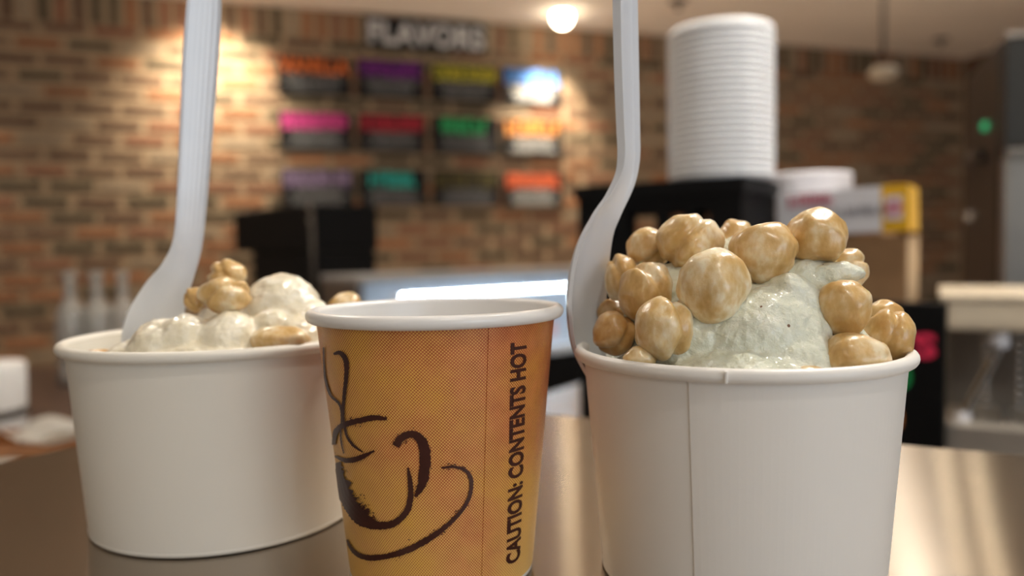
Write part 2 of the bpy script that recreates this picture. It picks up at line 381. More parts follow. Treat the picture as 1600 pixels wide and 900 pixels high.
for (x, y), lb in (((0.90, 4.14), 'small grey sprinkler head on the ceiling above the paper cup stack'), ((2.757, 5.0), 'small grey sprinkler head on the ceiling right of the pendant lamp')):
    t = thing('sprinkler_head', lb, 'sprinkler', (x, y, CEIL), 0, 'ceiling sprinklers')
    obj('plate', lathe([(0, -0.012), (0.035, -0.010), (0.05, 0.0)], 24), M_TRIMD, t, smooth=True)
    obj('nozzle', lathe([(0, -0.045), (0.016, -0.045), (0.016, -0.038), (0.007, -0.034), (0.007, -0.008)], 16), M_TRIMD, t, smooth=True)
t = thing('pendant_lamp', 'white dome pendant lamp hanging on a grey rod before the dark bricks', 'lamp', (1.625, 3.4, CEIL))
obj('rod', tube([(0, 0, -0.01), (0, 0, -0.52)], 0.009), M_TRIMD, t, smooth=True)
obj('canopy', lathe([(0, -0.02), (0.04, -0.018), (0.05, 0)], 24), M_TRIMD, t, smooth=True)
obj('shade', lathe([(0.012, -0.52), (0.035, -0.522), (0.055, -0.534), (0.062, -0.550), (0.055, -0.566), (0.030, -0.575), (0, -0.578)], 32), plain('opal_shade', srgb(176, 164, 146), 0.5), t, smooth=True)

# ------------------------------------------------------------------ flavour boards on the brick wall
def scribble(w, h, n, seed):
    """a row of chalk letter strokes too blurred to read in the photograph"""
    r = random.Random(seed); bm = bmesh.new(); cw = w / n
    for i in range(n):
        x0 = -w / 2 + i * cw; sw = cw * 0.28
        box(bm, (x0 + sw * 0.6, 0, 0), (sw, 0.002, h))
        for zz in r.sample((-h * 0.42, 0.0, h * 0.42), r.choice((1, 2, 2))): box(bm, (x0 + cw * 0.45, 0, zz), (cw * 0.7, 0.002, h * 0.2))
        if r.random() < 0.6: box(bm, (x0 + cw * 0.72, 0, 0), (sw * 0.9, 0.002, h * 0.95))
    return bm
M_CH_SHADE = chalk('white_chalk', (0.15, 0.155, 0.165, 1)); M_CH_LIT = chalk('pale_chalk', (0.42, 0.42, 0.42, 1))  # text chalk darkened for the shaded columns, brightened for the lamplit last one
COLS = [(-1.273, -0.896), (-0.863, -0.497), (-0.460, -0.074), (-0.043, 0.319)]
ROWS = [(0.905, 1.112), (0.610, 0.822), (0.320, 0.520)]
BOARDS = [[('orange', (0.75, 0.17, 0.03), 'VANILLA', 7), ('purple', (0.17, 0.01, 0.24), None, 9), ('yellow', (0.55, 0.50, 0.03), 'COOKIE DOUGH', 11), ('blue', (0.10, 0.28, 0.75), None, 8)],
          [('pink', (0.60, 0.05, 0.26), None, 9), ('red', (0.42, 0.015, 0.04), None, 10), ('green', (0.02, 0.42, 0.14), None, 6), ('light orange', (0.80, 0.32, 0.07), None, 7)],
          [('lavender', (0.22, 0.16, 0.28), None, 8), ('teal', (0.02, 0.42, 0.38), None, 6), ('olive', (0.09, 0.075, 0.02), None, 7), ('orange red', (0.75, 0.14, 0.05), None, 8)]]
PLACE = ['top row', 'middle row', 'bottom row']
def add_text(me, mat, parent, name, loc):
    # text lies in XY: stand it up on the wall, facing the bar (-Y)
    for v in me.vertices: v.co = Vector((v.co.x, -v.co.z, v.co.y))
    return link(name, me, mat, parent, loc)
for ri, row in enumerate(BOARDS):
    for ci, (cn, c, word, n) in enumerate(row):
        (u0, u1), (z0, z1) = COLS[ci], ROWS[ri]; w, h = u1 - u0, z1 - z0
        p = W((u0 + u1) / 2, 0.021, z0)
        t = thing('flavour_board', f'black flavour board with {cn} lettering in the {PLACE[ri]} on the brick wall', 'sign', p, WALL_A, 'flavour boards on the brick wall')
        obj('panel', bx((0, 0, h / 2), (w, 0.018, h), 0, 0.003), M_BOARD, t)
        mc = chalk(cn.replace(' ', '_') + '_chalk', c + (1,))
        hw = w * (0.93 if n > 6 else 0.72)
        if word: add_text(fit(text_mesh(word, 0.08, 0.001, 0.0015, 1.05), hw, 0.082), mc, t, 'heading', (0, -0.011, h - 0.056))
        else: obj('heading', scribble(hw, 0.080, n, ri * 10 + ci), mc, t, (0, -0.011, h - 0.056))
        for j in range(3):
            obj('text_line', scribble(w * (0.78, 0.70, 0.62)[(j + ri) % 3], 0.025, 16, 100 + ri * 20 + ci * 4 + j), M_CH_LIT if ci == 3 else M_CH_SHADE, t, (0, -0.011, h - 0.118 - j * 0.031))
p = W((-0.809 - 0.138) / 2, 0.022, 1.172)
t = thing('menu_sign', 'long black sign reading FLAVORS above the flavour boards', 'sign', p, WALL_A)
obj('panel', bx((0, 0, 0.083), (0.675, 0.02, 0.166), 0, 0.003), M_BOARD, t)
add_text(fit(text_mesh('FLAVORS', 0.12, 0.001, 0.004, 1.05), 0.645, 0.130), chalk('sign_white_chalk', (0.52, 0.52, 0.54, 1)), t, 'lettering', (0, -0.012, 0.083))

# ------------------------------------------------------------------ the bar and the counters behind it
t = thing('bar_counter', 'brushed stainless steel bar counter carrying the three paper cups', 'counter', (0, 0, 0))
poly = [(-0.114, 0.438), (1.20, -0.2006), (0.62, -1.30), (-0.76, -0.531)]
bm = bmesh.new(); a = [bm.verts.new((x, y, 0)) for x, y in poly]; b = [bm.verts.new((x, y, -0.035)) for x, y in poly]
bm.faces.new(a); bm.faces.new(b[::-1])
for k in range(4): bm.faces.new((a[k], b[k], b[(k + 1) % 4], a[(k + 1) % 4]))
bmesh.ops.recalc_face_normals(bm, faces=bm.faces[:]); bmesh.ops.bevel(bm, geom=[e for e in bm.edges], offset=0.003, segments=2, affect='EDGES')
obj('worktop', bm, M_STEEL, t)
cx, cy = sum(p[0] for p in poly) / 4, sum(p[1] for p in poly) / 4
bm = bmesh.new(); q = [(cx + (x - cx) * 0.93, cy + (y - cy) * 0.93) for x, y in poly]
a = [bm.verts.new((x, y, -0.035)) for x, y in q]; b = [bm.verts.new((x, y, FLOOR)) for x, y in q]; bm.faces.new(a); bm.faces.new(b[::-1])
for k in range(4): bm.faces.new((a[k], b[k], b[(k + 1) % 4], a[(k + 1) % 4]))
bmesh.ops.recalc_face_normals(bm, faces=bm.faces[:]); obj('body', bm, M_WOOD, t)

SLANT = math.atan2(-0.566, 0.825)          # crate, boxes and board all face the same way
def SV(f, s): return Vector((-0.825 * f + 0.566 * s, 0.566 * f + 0.825 * s))      # f: along the face to the far left, s: away from the bar
def unit(name, label, cat, c, rz, sx, sy, mat, top):
    t = thing(name, label, cat, (c[0], c[1], FLOOR), rz); h = BACK - FLOOR
    obj('cabinet', bx((0, 0, (h - 0.03) / 2), (sx - 0.03, sy - 0.03, h - 0.03), 0, 0.004), mat, t)
    obj('worktop', bx((0, 0, h - 0.015), (sx, sy, 0.03), 0, 0.004), top, t); return t
unit('back_counter', 'dark back counter under the black crate, boxes and espresso machine', 'counter', (0.60, 1.06), SLANT, 1.20, 0.60, M_BLACK, M_STEEL2)
unit('side_counter', 'dark wooden side counter with bottles behind the ivory cup', 'counter', (-1.02, 1.28), 0.12, 1.05, 0.95, M_WOOD, M_WOOD)

# crate with the tall stack of paper cups
cor = Vector((0.253, 0.85)); CL, CD = 0.205, 0.132
cc = cor + SV(CL / 2, CD / 2)
t = thing('plastic_crate', 'black slotted plastic crate under the tall stack of white paper cups', 'crate', (cc.x, cc.y, BACK), SLANT)
ch = 0.155 - BACK; zs0, zs1 = 0.260, 0.290
for sy, nm in ((-1, 'front_panel'), (1, 'rear_panel')):
    bm = bmesh.new(); y = sy * (CD / 2 - 0.004)
    box(bm, (0, y, zs0 / 2), (CL, 0.008, zs0)); box(bm, (0, y, (zs1 + ch) / 2), (CL, 0.008, ch - zs1))
    for x, w_ in ((-0.094, 0.017), (-0.042, 0.016), (0.008, 0.014), (0.042, 0.012), (0.084, 0.037)): box(bm, (x, y, (zs0 + zs1) / 2), (w_, 0.008, zs1 - zs0))
    obj(nm, bm, M_BLACK, t)
for sx in (-1, 1): obj('side_panel', bx((sx * (CL / 2 - 0.004), 0, ch / 2), (0.008, CD - 0.016, ch)), M_BLACK, t)
obj('rim', box(box(box(bx((0, -CD / 2, ch - 0.008), (CL + 0.006, 0.006, 0.016)), (0, CD / 2, ch - 0.008), (CL + 0.006, 0.006, 0.016)), (-CL / 2, 0, ch - 0.008), (0.006, CD, 0.016)), (CL / 2, 0, ch - 0.008), (0.006, CD, 0.016)), M_BLACK, t)
obj('lid', bx((0, 0, ch - 0.006), (CL - 0.018, CD - 0.018, 0.008)), M_BLACK, t)
def cup_stack(n, loc, R, pitch, label, group, name):
    prof = [(R * 0.955, 0.0), (R * 0.98, pitch * 0.35), (R * 0.995, pitch * 0.5), (R, pitch * 0.75), (R * 0.992, pitch * 0.98), (R * 0.95, pitch * 0.94), (R * 0.90, 0.004 - pitch * 0.2), (R * 0.90, -0.0005)]
    b_ = lathe(prof, 48, True); me = bpy.data.meshes.new(name); b_.to_mesh(me); b_.free(); me.materials.append(M_STACK); me.shade_smooth()
    for k in range(n):
        o = link(name, me, None, None, (loc[0] + rnd.uniform(-.0004, .0004), loc[1], loc[2] + k * pitch)); tag(o, label, 'cup', group)
    b_ = lathe([(0, 0), (R * 0.9, 0), (R * 0.93, 0.004), (R * 0.90, 0.006), (0, 0.006)], 48); return me
cs = cor + SV(0.048, 0.07)
cup_stack(22, (cs.x, cs.y, 0.1555), 0.0622, 0.0075, 'white paper cup nested in the tall stack on the black crate', 'paper cups in the tall stack', 'paper_cup')
o = obj('paper_cup', lathe([(0, 0.012), (0.045, 0.0115), (0.0558, 0.011), (0.058, 0.004), (0.060, 0.0), (0.0622, 0.006), (0.0600, 0.013), (0.0575, 0.0125), (0.05, 0.0125), (0, 0.0128)], 48), M_STACK, None, (cs.x, cs.y, 0.1555 + 22 * 0.0075), smooth=True)
tag(o, 'topmost upside down paper cup closing the tall white stack', 'cup', 'paper cups in the tall stack')

# cardboard boxes, white carton, lids
c0 = Vector((0.4395, 0.86))
def carton(name, label, corner, L, D, z0, z1, mat, side):
    c = corner + SV(L / 2, D / 2)
    t = thing(name, label, 'box', (c.x, c.y, z0), SLANT); h = z1 - z0
    obj('front_panel', bx((0, -D / 2 + 0.002, h / 2), (L, 0.004, h), 0, 0.0008), mat, t)
    obj('rear_panel', bx((0, D / 2 - 0.002, h / 2), (L, 0.004, h), 0, 0.0008), mat, t)
    for s in (-1, 1): obj('side_panel', bx((s * (L / 2 - 0.002), 0, h / 2), (0.004, D - 0.008, h), 0, 0.0008), side, t)
    for s in (-1, 1): obj('flap', bx((0, s * D / 4, h - 0.002), (L - 0.008, D / 2 - 0.004, 0.004), 0, 0.0008), side, t)
    return t
carton('cardboard_box', 'brown cardboard box under the white and yellow carton', c0, 0.135, 0.10, BACK, 0.087, M_CARD, M_CARD2)
carton('cardboard_box', 'brown cardboard box behind, under the short stack of white lids', c0 + SV(0.045, 0.112), 0.15, 0.13, BACK, 0.095, M_CARD, M_CARD)
w0 = Vector((0.437, 0.852)); wl = 0.140; wd = 0.085; wc = w0 + SV(wl / 2, wd / 2)
t = thing('white_carton', 'white carton with a yellow end band and pink print on the cardboard box', 'box', (wc.x, wc.y, 0.0885), SLANT); t.rotation_euler = (0, math.radians(-1.5), SLANT); t.location.z = 0.0905
obj('carton_body', bx((0, 0, 0.0255), (wl, wd, 0.051), 0, 0.001), M_WHITE, t)
obj('yellow_band', bx((wl / 2 - 0.0135, 0, 0.0255), (0.0275, wd + 0.0008, 0.0518), 0, 0.001), M_YELLOW, t)
obj('label_patch', bx((wl / 2 - 0.0145, -wd / 2 - 0.0006, 0.026), (0.017, 0.0008, 0.026)), M_WHITE, t)
obj('round_mark', lathe([(0.003, 0), (0.0085, 0), (0.0085, 0.0005), (0.003, 0.0005)], 20, True), M_PINK, t, (wl / 2 - 0.0145, -wd / 2 - 0.001, 0.026), (math.pi / 2, 0, 0))
obj('pink_print', scribble(0.052, 0.013, 5, 7), M_PINK, t, (-0.032, -wd / 2 - 0.0002, 0.041))
obj('grey_print', scribble(0.055, 0.009, 8, 8), M_GREY, t, (0.020, -wd / 2 - 0.0002, 0.026))
for k in range(11):
    o = obj('cup_lid', lathe([(0, 0.004), (0.046, 0.004), (0.049, 0.0065), (0.0525, 0.0065), (0.054, 0.003), (0.056, 0.0), (0.0565, 0.003), (0.0545, 0.0072), (0.048, 0.0074), (0.045, 0.005), (0, 0.005)], 40), M_WHITE, None, (0.393, 1.030, 0.0955 + k * 0.0068), smooth=True) if k == 0 else link('cup_lid', lid0, None, None, (0.393 + rnd.uniform(-.0005, .0005), 1.030, 0.0955 + k * 0.0068))
    lid0 = o.data; tag(o, 'white plastic lid in the short stack behind the white carton', 'lid', 'lids in the short stack')

# black board with coloured letters
b0 = Vector((0.416, 0.74)); bw = 0.185; bc = b0 + SV(bw / 2, 0.009); bh = 0.0205 - BACK
t = thing('chalk_sign', 'black standing board with pink, green and purple letters beside the espresso machine', 'sign', (bc.x, bc.y, BACK), SLANT)
obj('panel', bx((0, 0, bh / 2), (bw, 0.018, bh), 0, 0.002), M_BLACK, t)
obj('foot', bx((0, 0.035, 0.004), (bw * 0.8, 0.06, 0.008), 0, 0.001), M_BLACK, t)
M_NPINK = plain('hot_pink_paint', srgb(245, 50, 95), 0.6); M_NGREEN = plain('green_paint', srgb(20, 165, 85), 0.6); M_NPUR = plain('purple_paint', srgb(190, 60, 180), 0.6); M_NORG = plain('orange_paint', srgb(225, 140, 70), 0.6)
add_text(fit(text_mesh('TS', 0.03, 0.0006, 0.0012), 0.045, 0.025), M_NPINK, t, 'pink_letters', (bw / 2 - 0.030, -0.0098, bh - 0.042))
add_text(fit(text_mesh('O', 0.03, 0.0006, 0.0012), 0.022, 0.027), M_NGREEN, t, 'green_letter', (bw / 2 - 0.040, -0.0098, bh - 0.074))
add_text(fit(text_mesh('O', 0.03, 0.0006, 0.0012), 0.027, 0.036), M_NORG, t, 'round_mark', (bw / 2 - 0.050, -0.0098, bh - 0.116))
obj('round_mark_fill', lathe([(0, 0), (0.010, 0), (0.010, 0.0008), (0, 0.0008)], 24), M_NPUR, t, (bw / 2 - 0.052, -0.0095, bh - 0.116), (math.pi / 2, 0, 0))

# espresso machine
ez = -0.5; ex = Vector((0.47, 0.85)) + Vector((math.cos(ez), math.sin(ez))) * 0.18 + Vector((-math.sin(ez), math.cos(ez))) * 0.10
t = thing('espresso_machine', 'stainless espresso machine with steam wand at the right edge', 'machine', (ex.x, ex.y, BACK), ez)
obj('housing', bx((0, 0.05, 0.09), (0.35, 0.095, 0.165), 0, 0.006), M_STEEL2, t)
obj('top_tray', box(bx((0, 0, 0.168), (0.352, 0.196, 0.032), 0, 0.008), (0, 0, 0.188), (0.36, 0.20, 0.008), 0, 0.003), plain('cream_enamel', srgb(238, 222, 196), 0.25), t)
obj('drip_tray', bx((0, -0.045, 0.026), (0.345, 0.10, 0.051), 0, 0.006), plain('pale_steel', srgb(214, 208, 198), 0.3, 0.7), t)
for k in range(9): obj('grille_bar', bx((-0.15 + k * 0.0375, -0.045, 0.0525), (0.012, 0.085, 0.004), 0, 0.001), M_CHROME, t)
wand = obj('steam_wand', tube(crom([(-0.118, -0.06, 0.160), (-0.120, -0.08, 0.146), (-0.126, -0.085, 0.125), (-0.140, -0.085, 0.092), (-0.156, -0.085, 0.055)], 6), 0.0042), M_CHROME, t, smooth=True)
obj('grip', tube([(-0.119, -0.074, 0.150), (-0.122, -0.083, 0.138), (-0.126, -0.085, 0.124)], [0.007, 0.011, 0.007]), M_WHITE, wand, smooth=True)
obj('wand_tip', tube([(-0.154, -0.085, 0.060), (-0.163, -0.085, 0.018)], 0.007), M_WHITE, wand, smooth=True)
for k, xx in enumerate((-0.02, 0.08)):
    ch_ = obj('group_head', lathe([(0, 0), (0.016, 0), (0.022, 0.012), (0.022, 0.04), (0.016, 0.05), (0, 0.05)], 24), M_CHROME, t, (xx, -0.03, 0.103), smooth=True)
    obj('spout', tube([(0, 0, 0), (0, 0, -0.03)], 0.006), M_CHROME, ch_, smooth=True)
obj('pipe', tube([(-0.085, -0.07, 0.155), (-0.085, -0.07, 0.05)], 0.0045), M_CHROME, t, smooth=True)
for xx in (-0.10, -0.132):
    for k in range(9): obj('chain_bead', lathe([(0, -0.0035), (0.0025, -0.0025), (0.0035, 0), (0.0025, 0.0025), (0, 0.0035)], 12), M_CHROME, t, (xx, -0.04, 0.062 + k * 0.0095), smooth=True)

# tall dark appliance with stainless door edge
e0, e1 = Vector((1.01, 1.60)), Vector((1.17, 2.00)); dv = (e1 - e0).normalized(); nv = Vector((dv.y, -dv.x))
rz = math.atan2(dv.y, dv.x) - math.pi / 2; dep = (e1 - e0).length; wid = 0.55
c = e0 + dv * dep / 2 + nv * wid / 2
t = thing('tall_appliance', 'tall dark two door appliance with stainless front by the right wall', 'appliance', (c.x, c.y, FLOOR), rz)
H1, HS = 0.494 - FLOOR, 0.258 - FLOOR
M_DARK = plain('dark_bronze_panel', srgb(48, 40, 36), 0.35, 0.3)
obj('cabinet', bx((0, 0.02, H1 / 2), (wid, dep - 0.04, H1), 0, 0.006), M_DARK, t)
up = obj('upper_door', bx((0, -dep / 2, (HS + H1) / 2 + 0.004), (wid, 0.04, H1 - HS - 0.012), 0, 0.006), plain('dark_steel', srgb(54, 54, 53), 0.4, 0.7), t)
lo = obj('lower_door', bx((0, -dep / 2, HS / 2), (wid, 0.04, HS - 0.02), 0, 0.006), M_STEEL2, t)
obj('top_edge', bx((0, -dep / 2 - 0.012, H1 - 0.005), (wid, 0.022, 0.014), 0, 0.004), M_CHROME, t)
obj('handle_rail', bx((0, -dep / 2 - 0.028, HS - 0.004), (wid, 0.03, 0.018), 0, 0.005), M_CHROME, t)
for y_, z_, nm in ((-0.05, 0.335, 'pilot_light'), (0.15, 0.285, 'knob'), (0.13, 0.14, 'knob')):
    mt = emit('green_pilot_light', (0.02, 0.5, 0.20, 1), 0.5) if nm == 'pilot_light' else M_CHROME
    obj(nm, lathe([(0, 0.010), (0.008, 0.009), (0.0105, 0.003), (0.0105, 0)], 20), mt, t, (-wid / 2, y_, z_ - FLOOR), (0, -math.pi / 2, 0), smooth=True)
obj('latch_arm', bx((-wid / 2 - 0.008, 0.06, 0.27 - FLOOR), (0.016, 0.2, 0.03), 0, 0.004), M_DARK, t, None)

# lit display case
dA, dB = Vector((-0.267, 1.90)), Vector((0.165, 2.22)); dd = (dB - dA).normalized(); crz = math.atan2(dd.y, dd.x)
CLN = 0.95; start = dA - dd * 0.13; cm = start + dd * CLN / 2; nb = Vector((-dd.y, dd.x)); CDp = 0.22
ctr = cm + nb * (CDp / 2 - 0.02); zb = -0.22
t = thing('case_cabinet', 'black floor cabinet under the lit glass display case', 'cabinet', (ctr.x, ctr.y, FLOOR), crz)
obj('body', bx((0, 0, (zb - FLOOR) / 2), (CLN, CDp, zb - FLOOR), 0, 0.004), M_BLACK, t)
obj('toe_kick', bx((0, -CDp / 2 - 0.004, 0.06), (CLN, 0.01, 0.1)), M_TRIMD, t)
t = thing('display_case', 'glass display case lit by a white led strip behind the coffee cup', 'display case', (ctr.x, ctr.y, zb), crz)
M_INNER = plain('white_case_lining', srgb(214, 222, 232), 0.5)
obj('rear_wall', bx((0, CDp / 2 - 0.012, 0.12), (CLN - 0.02, 0.02, 0.20), 0, 0.003), M_INNER, t)
obj('base', bx((0, 0, 0.012), (CLN, CDp, 0.024), 0, 0.003), M_INNER, t)
obj('top', bx((0, 0, 0.232), (CLN, CDp, 0.016), 0, 0.004), plain('case_top_steel', srgb(178, 176, 174), 0.45, 0.4), t)
for s in (-1, 1): obj('end_panel', bx((s * (CLN / 2 - 0.008), 0, 0.124), (0.016, CDp - 0.01, 0.20), 0, 0.003), M_STEEL2, t)
obj('front_glass', bx((0, -CDp / 2 + 0.005, 0.10), (CLN - 0.04, 0.004, 0.15)), M_PANE, t)
strip = obj('led_strip', bx((0, -CDp / 2 + 0.026, 0.186), (0.60, 0.006, 0.014)), M_WHITE, t, (-CLN / 2 + 0.13 + 0.27, 0, 0))
M_LED = emit('cool_white_led', (0.66, 0.85, 1.0, 1), 130.0)
led = bpy.data.meshes.new('led'); b_ = bx((0, 0, 0), (0.005, 0.003, 0.005), 0, 0.001); b_.to_mesh(led); b_.free(); led.materials.append(M_LED)
for k in range(32): link('led', led, None, strip, (-0.27 + 0.54 * k / 31, -CDp / 2 + 0.0215, 0.186))
M_CARDL = plain('price_card', srgb(226, 190, 190), 0.6)
for k in range(5): obj('price_card', bx((-0.33 + k * 0.17, -CDp / 2 + 0.10, 0.06), (0.06, 0.004, 0.045), 0, 0.001), M_CARDL, t)

lg = bpy.data.lights.new('case_led_light', 'AREA'); lg.shape = 'RECTANGLE'; lg.size = 0.8; lg.size_y = 0.012; lg.energy = 0.45; lg.color = (0.78, 0.9, 1.0)
lo_ = bpy.data.objects.new('case_led_light', lg); COL.objects.link(lo_); lo_.parent = t; lo_.location = (0, -CDp / 2 + 0.04, 0.21); lo_.rotation_euler = (math.radians(28), 0, 0)
# black brewer
g0 = Vector((-0.589, 2.30)); l1 = Vector((-0.317, 0.35)).normalized(); l2 = Vector((l1.y, -l1.x))
gz = math.atan2(-l1.y, -l1.x); LW, LD = 0.57, 0.228
gc = g0 + l1 * LW / 2 + l2 * LD / 2; zb2 = -0.20
t = thing('coffee_brewer', 'black coffee brewer with overhanging head in front of the brick wall', 'machine', (gc.x, gc.y, zb2), gz)
obj('head', bx((0, 0, 0.351), (LW, LD, 0.140), 0, 0.008), M_BLACK, t)
obj('column', bx((0.06, 0.0, 0.15), (LW - 0.12, LD * 0.92, 0.262), 0, 0.008), M_BLACK, t)
obj('base', bx((0.04, 0, 0.012), (LW - 0.06, LD, 0.024), 0, 0.006), M_BLACK, t)
obj('corner_trim', tube([(LW / 2, -LD / 2, 0.05), (LW / 2, -LD / 2, 0.415)], 0.006), M_TRIMD, t, smooth=True)
for z_ in (0.408, 0.370): obj('bolt', lathe([(0, 0.006), (0.006, 0.005), (0.008, 0)], 14), M_CHROME, t, (LW / 2 - 0.012, -LD / 2, z_), (math.pi / 2, 0, 0), smooth=True)  # small chrome studs added to catch two highlights
t = thing('brewer_stand', 'black stand carrying the coffee brewer', 'stand', (gc.x, gc.y, FLOOR), gz)
obj('top', bx((0, 0, zb2 - FLOOR - 0.015), (LW + 0.06, LD + 0.06, 0.03), 0, 0.004), M_BLACK, t)
for sx in (-1, 1):
    for sy in (-1, 1): obj('leg', bx((sx * LW / 2, sy * LD / 2, (zb2 - FLOOR - 0.03) / 2), (0.04, 0.04, zb2 - FLOOR - 0.03)), M_BLACK, t)

# glass bottles and things on the side counter
prof_o = [(0, 0), (0.024, 0), (0.027, 0.004), (0.027, 0.03), (0.0255, 0.038), (0.027, 0.046), (0.0255, 0.062), (0.027, 0.078), (0.027, 0.115), (0.0255, 0.123), (0.0265, 0.132), (0.020, 0.148), (0.0120, 0.163), (0.0095, 0.172), (0.0125, 0.179), (0.0095, 0.186), (0.0100, 0.205), (0.0130, 0.207), (0.0130, 0.215)]
prof = prof_o + [(r - 0.003, z) for r, z in reversed(prof_o[2:])] + [(0, 0.006)]
b_ = lathe(prof, 28); bot = bpy.data.meshes.new('bottle_glass'); b_.to_mesh(bot); b_.free(); bot.materials.append(M_GLASS); bot.shade_smooth()
for x, y, lb in ((-0.858, 1.50, 'clear glass bottle on the side counter, leftmost of the front row'), (-0.806, 1.50, 'clear glass bottle on the side counter, middle of the front row'),
                 (-0.760, 1.51, 'clear glass bottle on the side counter, rightmost of the front row'), (-0.905, 1.585, 'clear glass bottle in the back row on the side counter, left'), (-0.850, 1.585, 'clear glass bottle in the back row on the side counter, right')):
    t = thing('glass_bottle', lb, 'bottle', (x, y, BACK), 0, 'clear glass bottles on the side counter')
    link('glass_body', bot, None, t)
    obj('lip', lathe(torus_prof(0.0125, 0.2135, 0.0022, 0.003, 10), 24, True), M_GLASS, t, smooth=True)
t = thing('white_canister', 'white canister with a dark band at the left edge', 'canister', (-0.728, 1.06, BACK))
obj('body', lathe([(0, 0), (0.045, 0), (0.047, 0.004), (0.049, 0.10), (0.046, 0.104), (0, 0.104)], 36), M_PAPER, t, smooth=True)
obj('band', lathe([(0.0478, 0.03), (0.0490, 0.03), (0.0492, 0.042), (0.0480, 0.042)], 36, True), M_TRIMD, t, smooth=True)
t = thing('wooden_tray', 'low brown wooden tray holding napkins on the side counter', 'tray', (-0.62, 0.93, BACK), 0.12)
obj('bottom', bx((0, 0, 0.004), (0.22, 0.12, 0.008), 0, 0.001), plain('oak', srgb(140, 92, 54), 0.5, 0, 0.2, 30), t)
for s in (-1, 1):
    obj('long_side', bx((0, s * 0.06, 0.014), (0.23, 0.008, 0.028), 0, 0.001), plain('oak_side', srgb(150, 100, 60), 0.5, 0, 0.2, 30), t)
    obj('short_side', bx((s * 0.111, 0, 0.014), (0.008, 0.112, 0.028), 0, 0.001), plain('oak_end', srgb(150, 100, 60), 0.5, 0, 0.2, 30), t)
def napkin(label, loc, rz, sx, sy, lift, seed):
    bm = bmesh.new(); N = 14; g = {}
    for i in range(N + 1):
        for j in range(N + 1):
            x, y = (i / N - 0.5) * sx, (j / N - 0.5) * sy
            g[i, j] = bm.verts.new((x, y, 0.004 + lift * (0.5 + 0.5 * noise.noise(Vector((x * 22 + seed, y * 22, seed)))) + lift * 0.3 * abs(i / N - 0.5)))
    for i in range(N):
        for j in range(N): bm.faces.new((g[i, j], g[i + 1, j], g[i + 1, j + 1], g[i, j + 1]))
    r = bmesh.ops.solidify(bm, geom=bm.faces[:], thickness=0.002)
    return tag(obj('paper_napkin', bm, M_PAPER_W, None, loc, (0, 0, rz), True), label, 'napkin', 'crumpled napkins on the side counter')
napkin('crumpled white napkin lying low in front of the wooden tray', (-0.525, 0.845, BACK), 0.3, 0.13, 0.07, 0.024, 3)
napkin('crumpled white napkin on the wooden tray behind the ivory cup', (-0.555, 0.94, BACK + 0.006), -0.2, 0.11, 0.08, 0.05, 8)

# ------------------------------------------------------------------ the three paper cups
def paper_cup(name, label, x, y, rt, rb, h, m_out, m_in, rim=0.0016):
    t = thing(name, label, 'cup', (x, y, 0.0004)); ri = rt - 0.0012
    N = 12; th = 0.0007
    prof = [(rb + (ri - rb) * k / N, h * k / N) for k in range(N + 1)]
    prof[-1] = (ri, h - 0.001)
    obj('wall', lathe(prof, 128), m_out, t, smooth=True)
    zi = 0.006
    inn = [(rb - th, 0.0)] + [(rb + (ri - rb) * z / h - th, z) for z in (zi, h * 0.3, h * 0.6, h * 0.85, h - 0.001)]
    obj('lining', lathe(inn, 128), m_in, t, smooth=True)
    obj('base', lathe([(0, zi), (rb - th, zi), (rb - th + 0.0002, zi - 0.0006), (0, zi - 0.0006)], 96), m_in, t, smooth=True)
    obj('hem', lathe([(rb - th, 0), (rb + 0.0001, 0.0), (rb + 0.00025, 0.0008), (rb + 0.00015, 0.0012)], 128), m_in, t, smooth=True)
    obj('rim', lathe(torus_prof(rt - 0.0005, h - rim, rim, rim, 16), 128, True), m_in, t, smooth=True)
    return t, ri
def strip_on_cone(rb, ri, h, t0, t1, z0, z1, off, n=10):
    bm = bmesh.new(); m = 10; g = []
    for j in range(m + 1):
        z = z0 + (z1 - z0) * j / m; r = rb + (ri - rb) * z / h
        g.append([(bm.verts.new((r * math.cos(t0 + (t1 - t0) * k / n), r * math.sin(t0 + (t1 - t0) * k / n), z)), bm.verts.new(((r + off) * math.cos(t0 + (t1 - t0) * k / n), (r + off) * math.sin(t0 + (t1 - t0) * k / n), z))) for k in range(n + 1)])
    for j in range(m):
        for k in range(n): bm.faces.new([g[j][k][1], g[j][k + 1][1], g[j + 1][k + 1][1], g[j + 1][k][1]])
        for k in (0, n): bm.faces.new([g[j][k][0], g[j][k][1], g[j + 1][k][1], g[j + 1][k][0]])
    bmesh.ops.recalc_face_normals(bm, faces=bm.faces[:]); return bm
RC = dict(x=.0558, y=.1918, rt=.0394, rb=.0338, h=.0556)
LC = dict(x=-.0901, y=.2402, rt=.0447, rb=.0392, h=.0556)
CC = dict(x=-.0192, y=.1949, rt=.031, rb=.023, h=.0664)
t, ri = paper_cup('ice_cream_cup', 'white paper cup heaped with hazelnuts and pale green gelato, on the right', m_out=M_PAPER, m_in=M_PAPER, **RC)
obj('seam_flap', strip_on_cone(RC['rb'], ri, RC['h'], -2.108, 0.5, 0.0006, RC['h'] - 0.003, 0.00030, 60), M_PAPER, t)
obj('rim_seam', bx((0, 0, 0), (0.0006, 0.0009, 0.0026), 0, 0.0002), M_PAPER, t, ((RC['rt'] + 0.0011) * math.cos(-1.905), (RC['rt'] + 0.0011) * math.sin(-1.905), RC['h'] - 0.0016), (0, 0, -1.905 + math.pi / 2))
t, ri = paper_cup('ice_cream_cup', 'ivory paper cup with melting cream gelato and a leaning spoon, on the left', m_out=M_PAPER_W, m_in=M_PAPER_W, **LC)
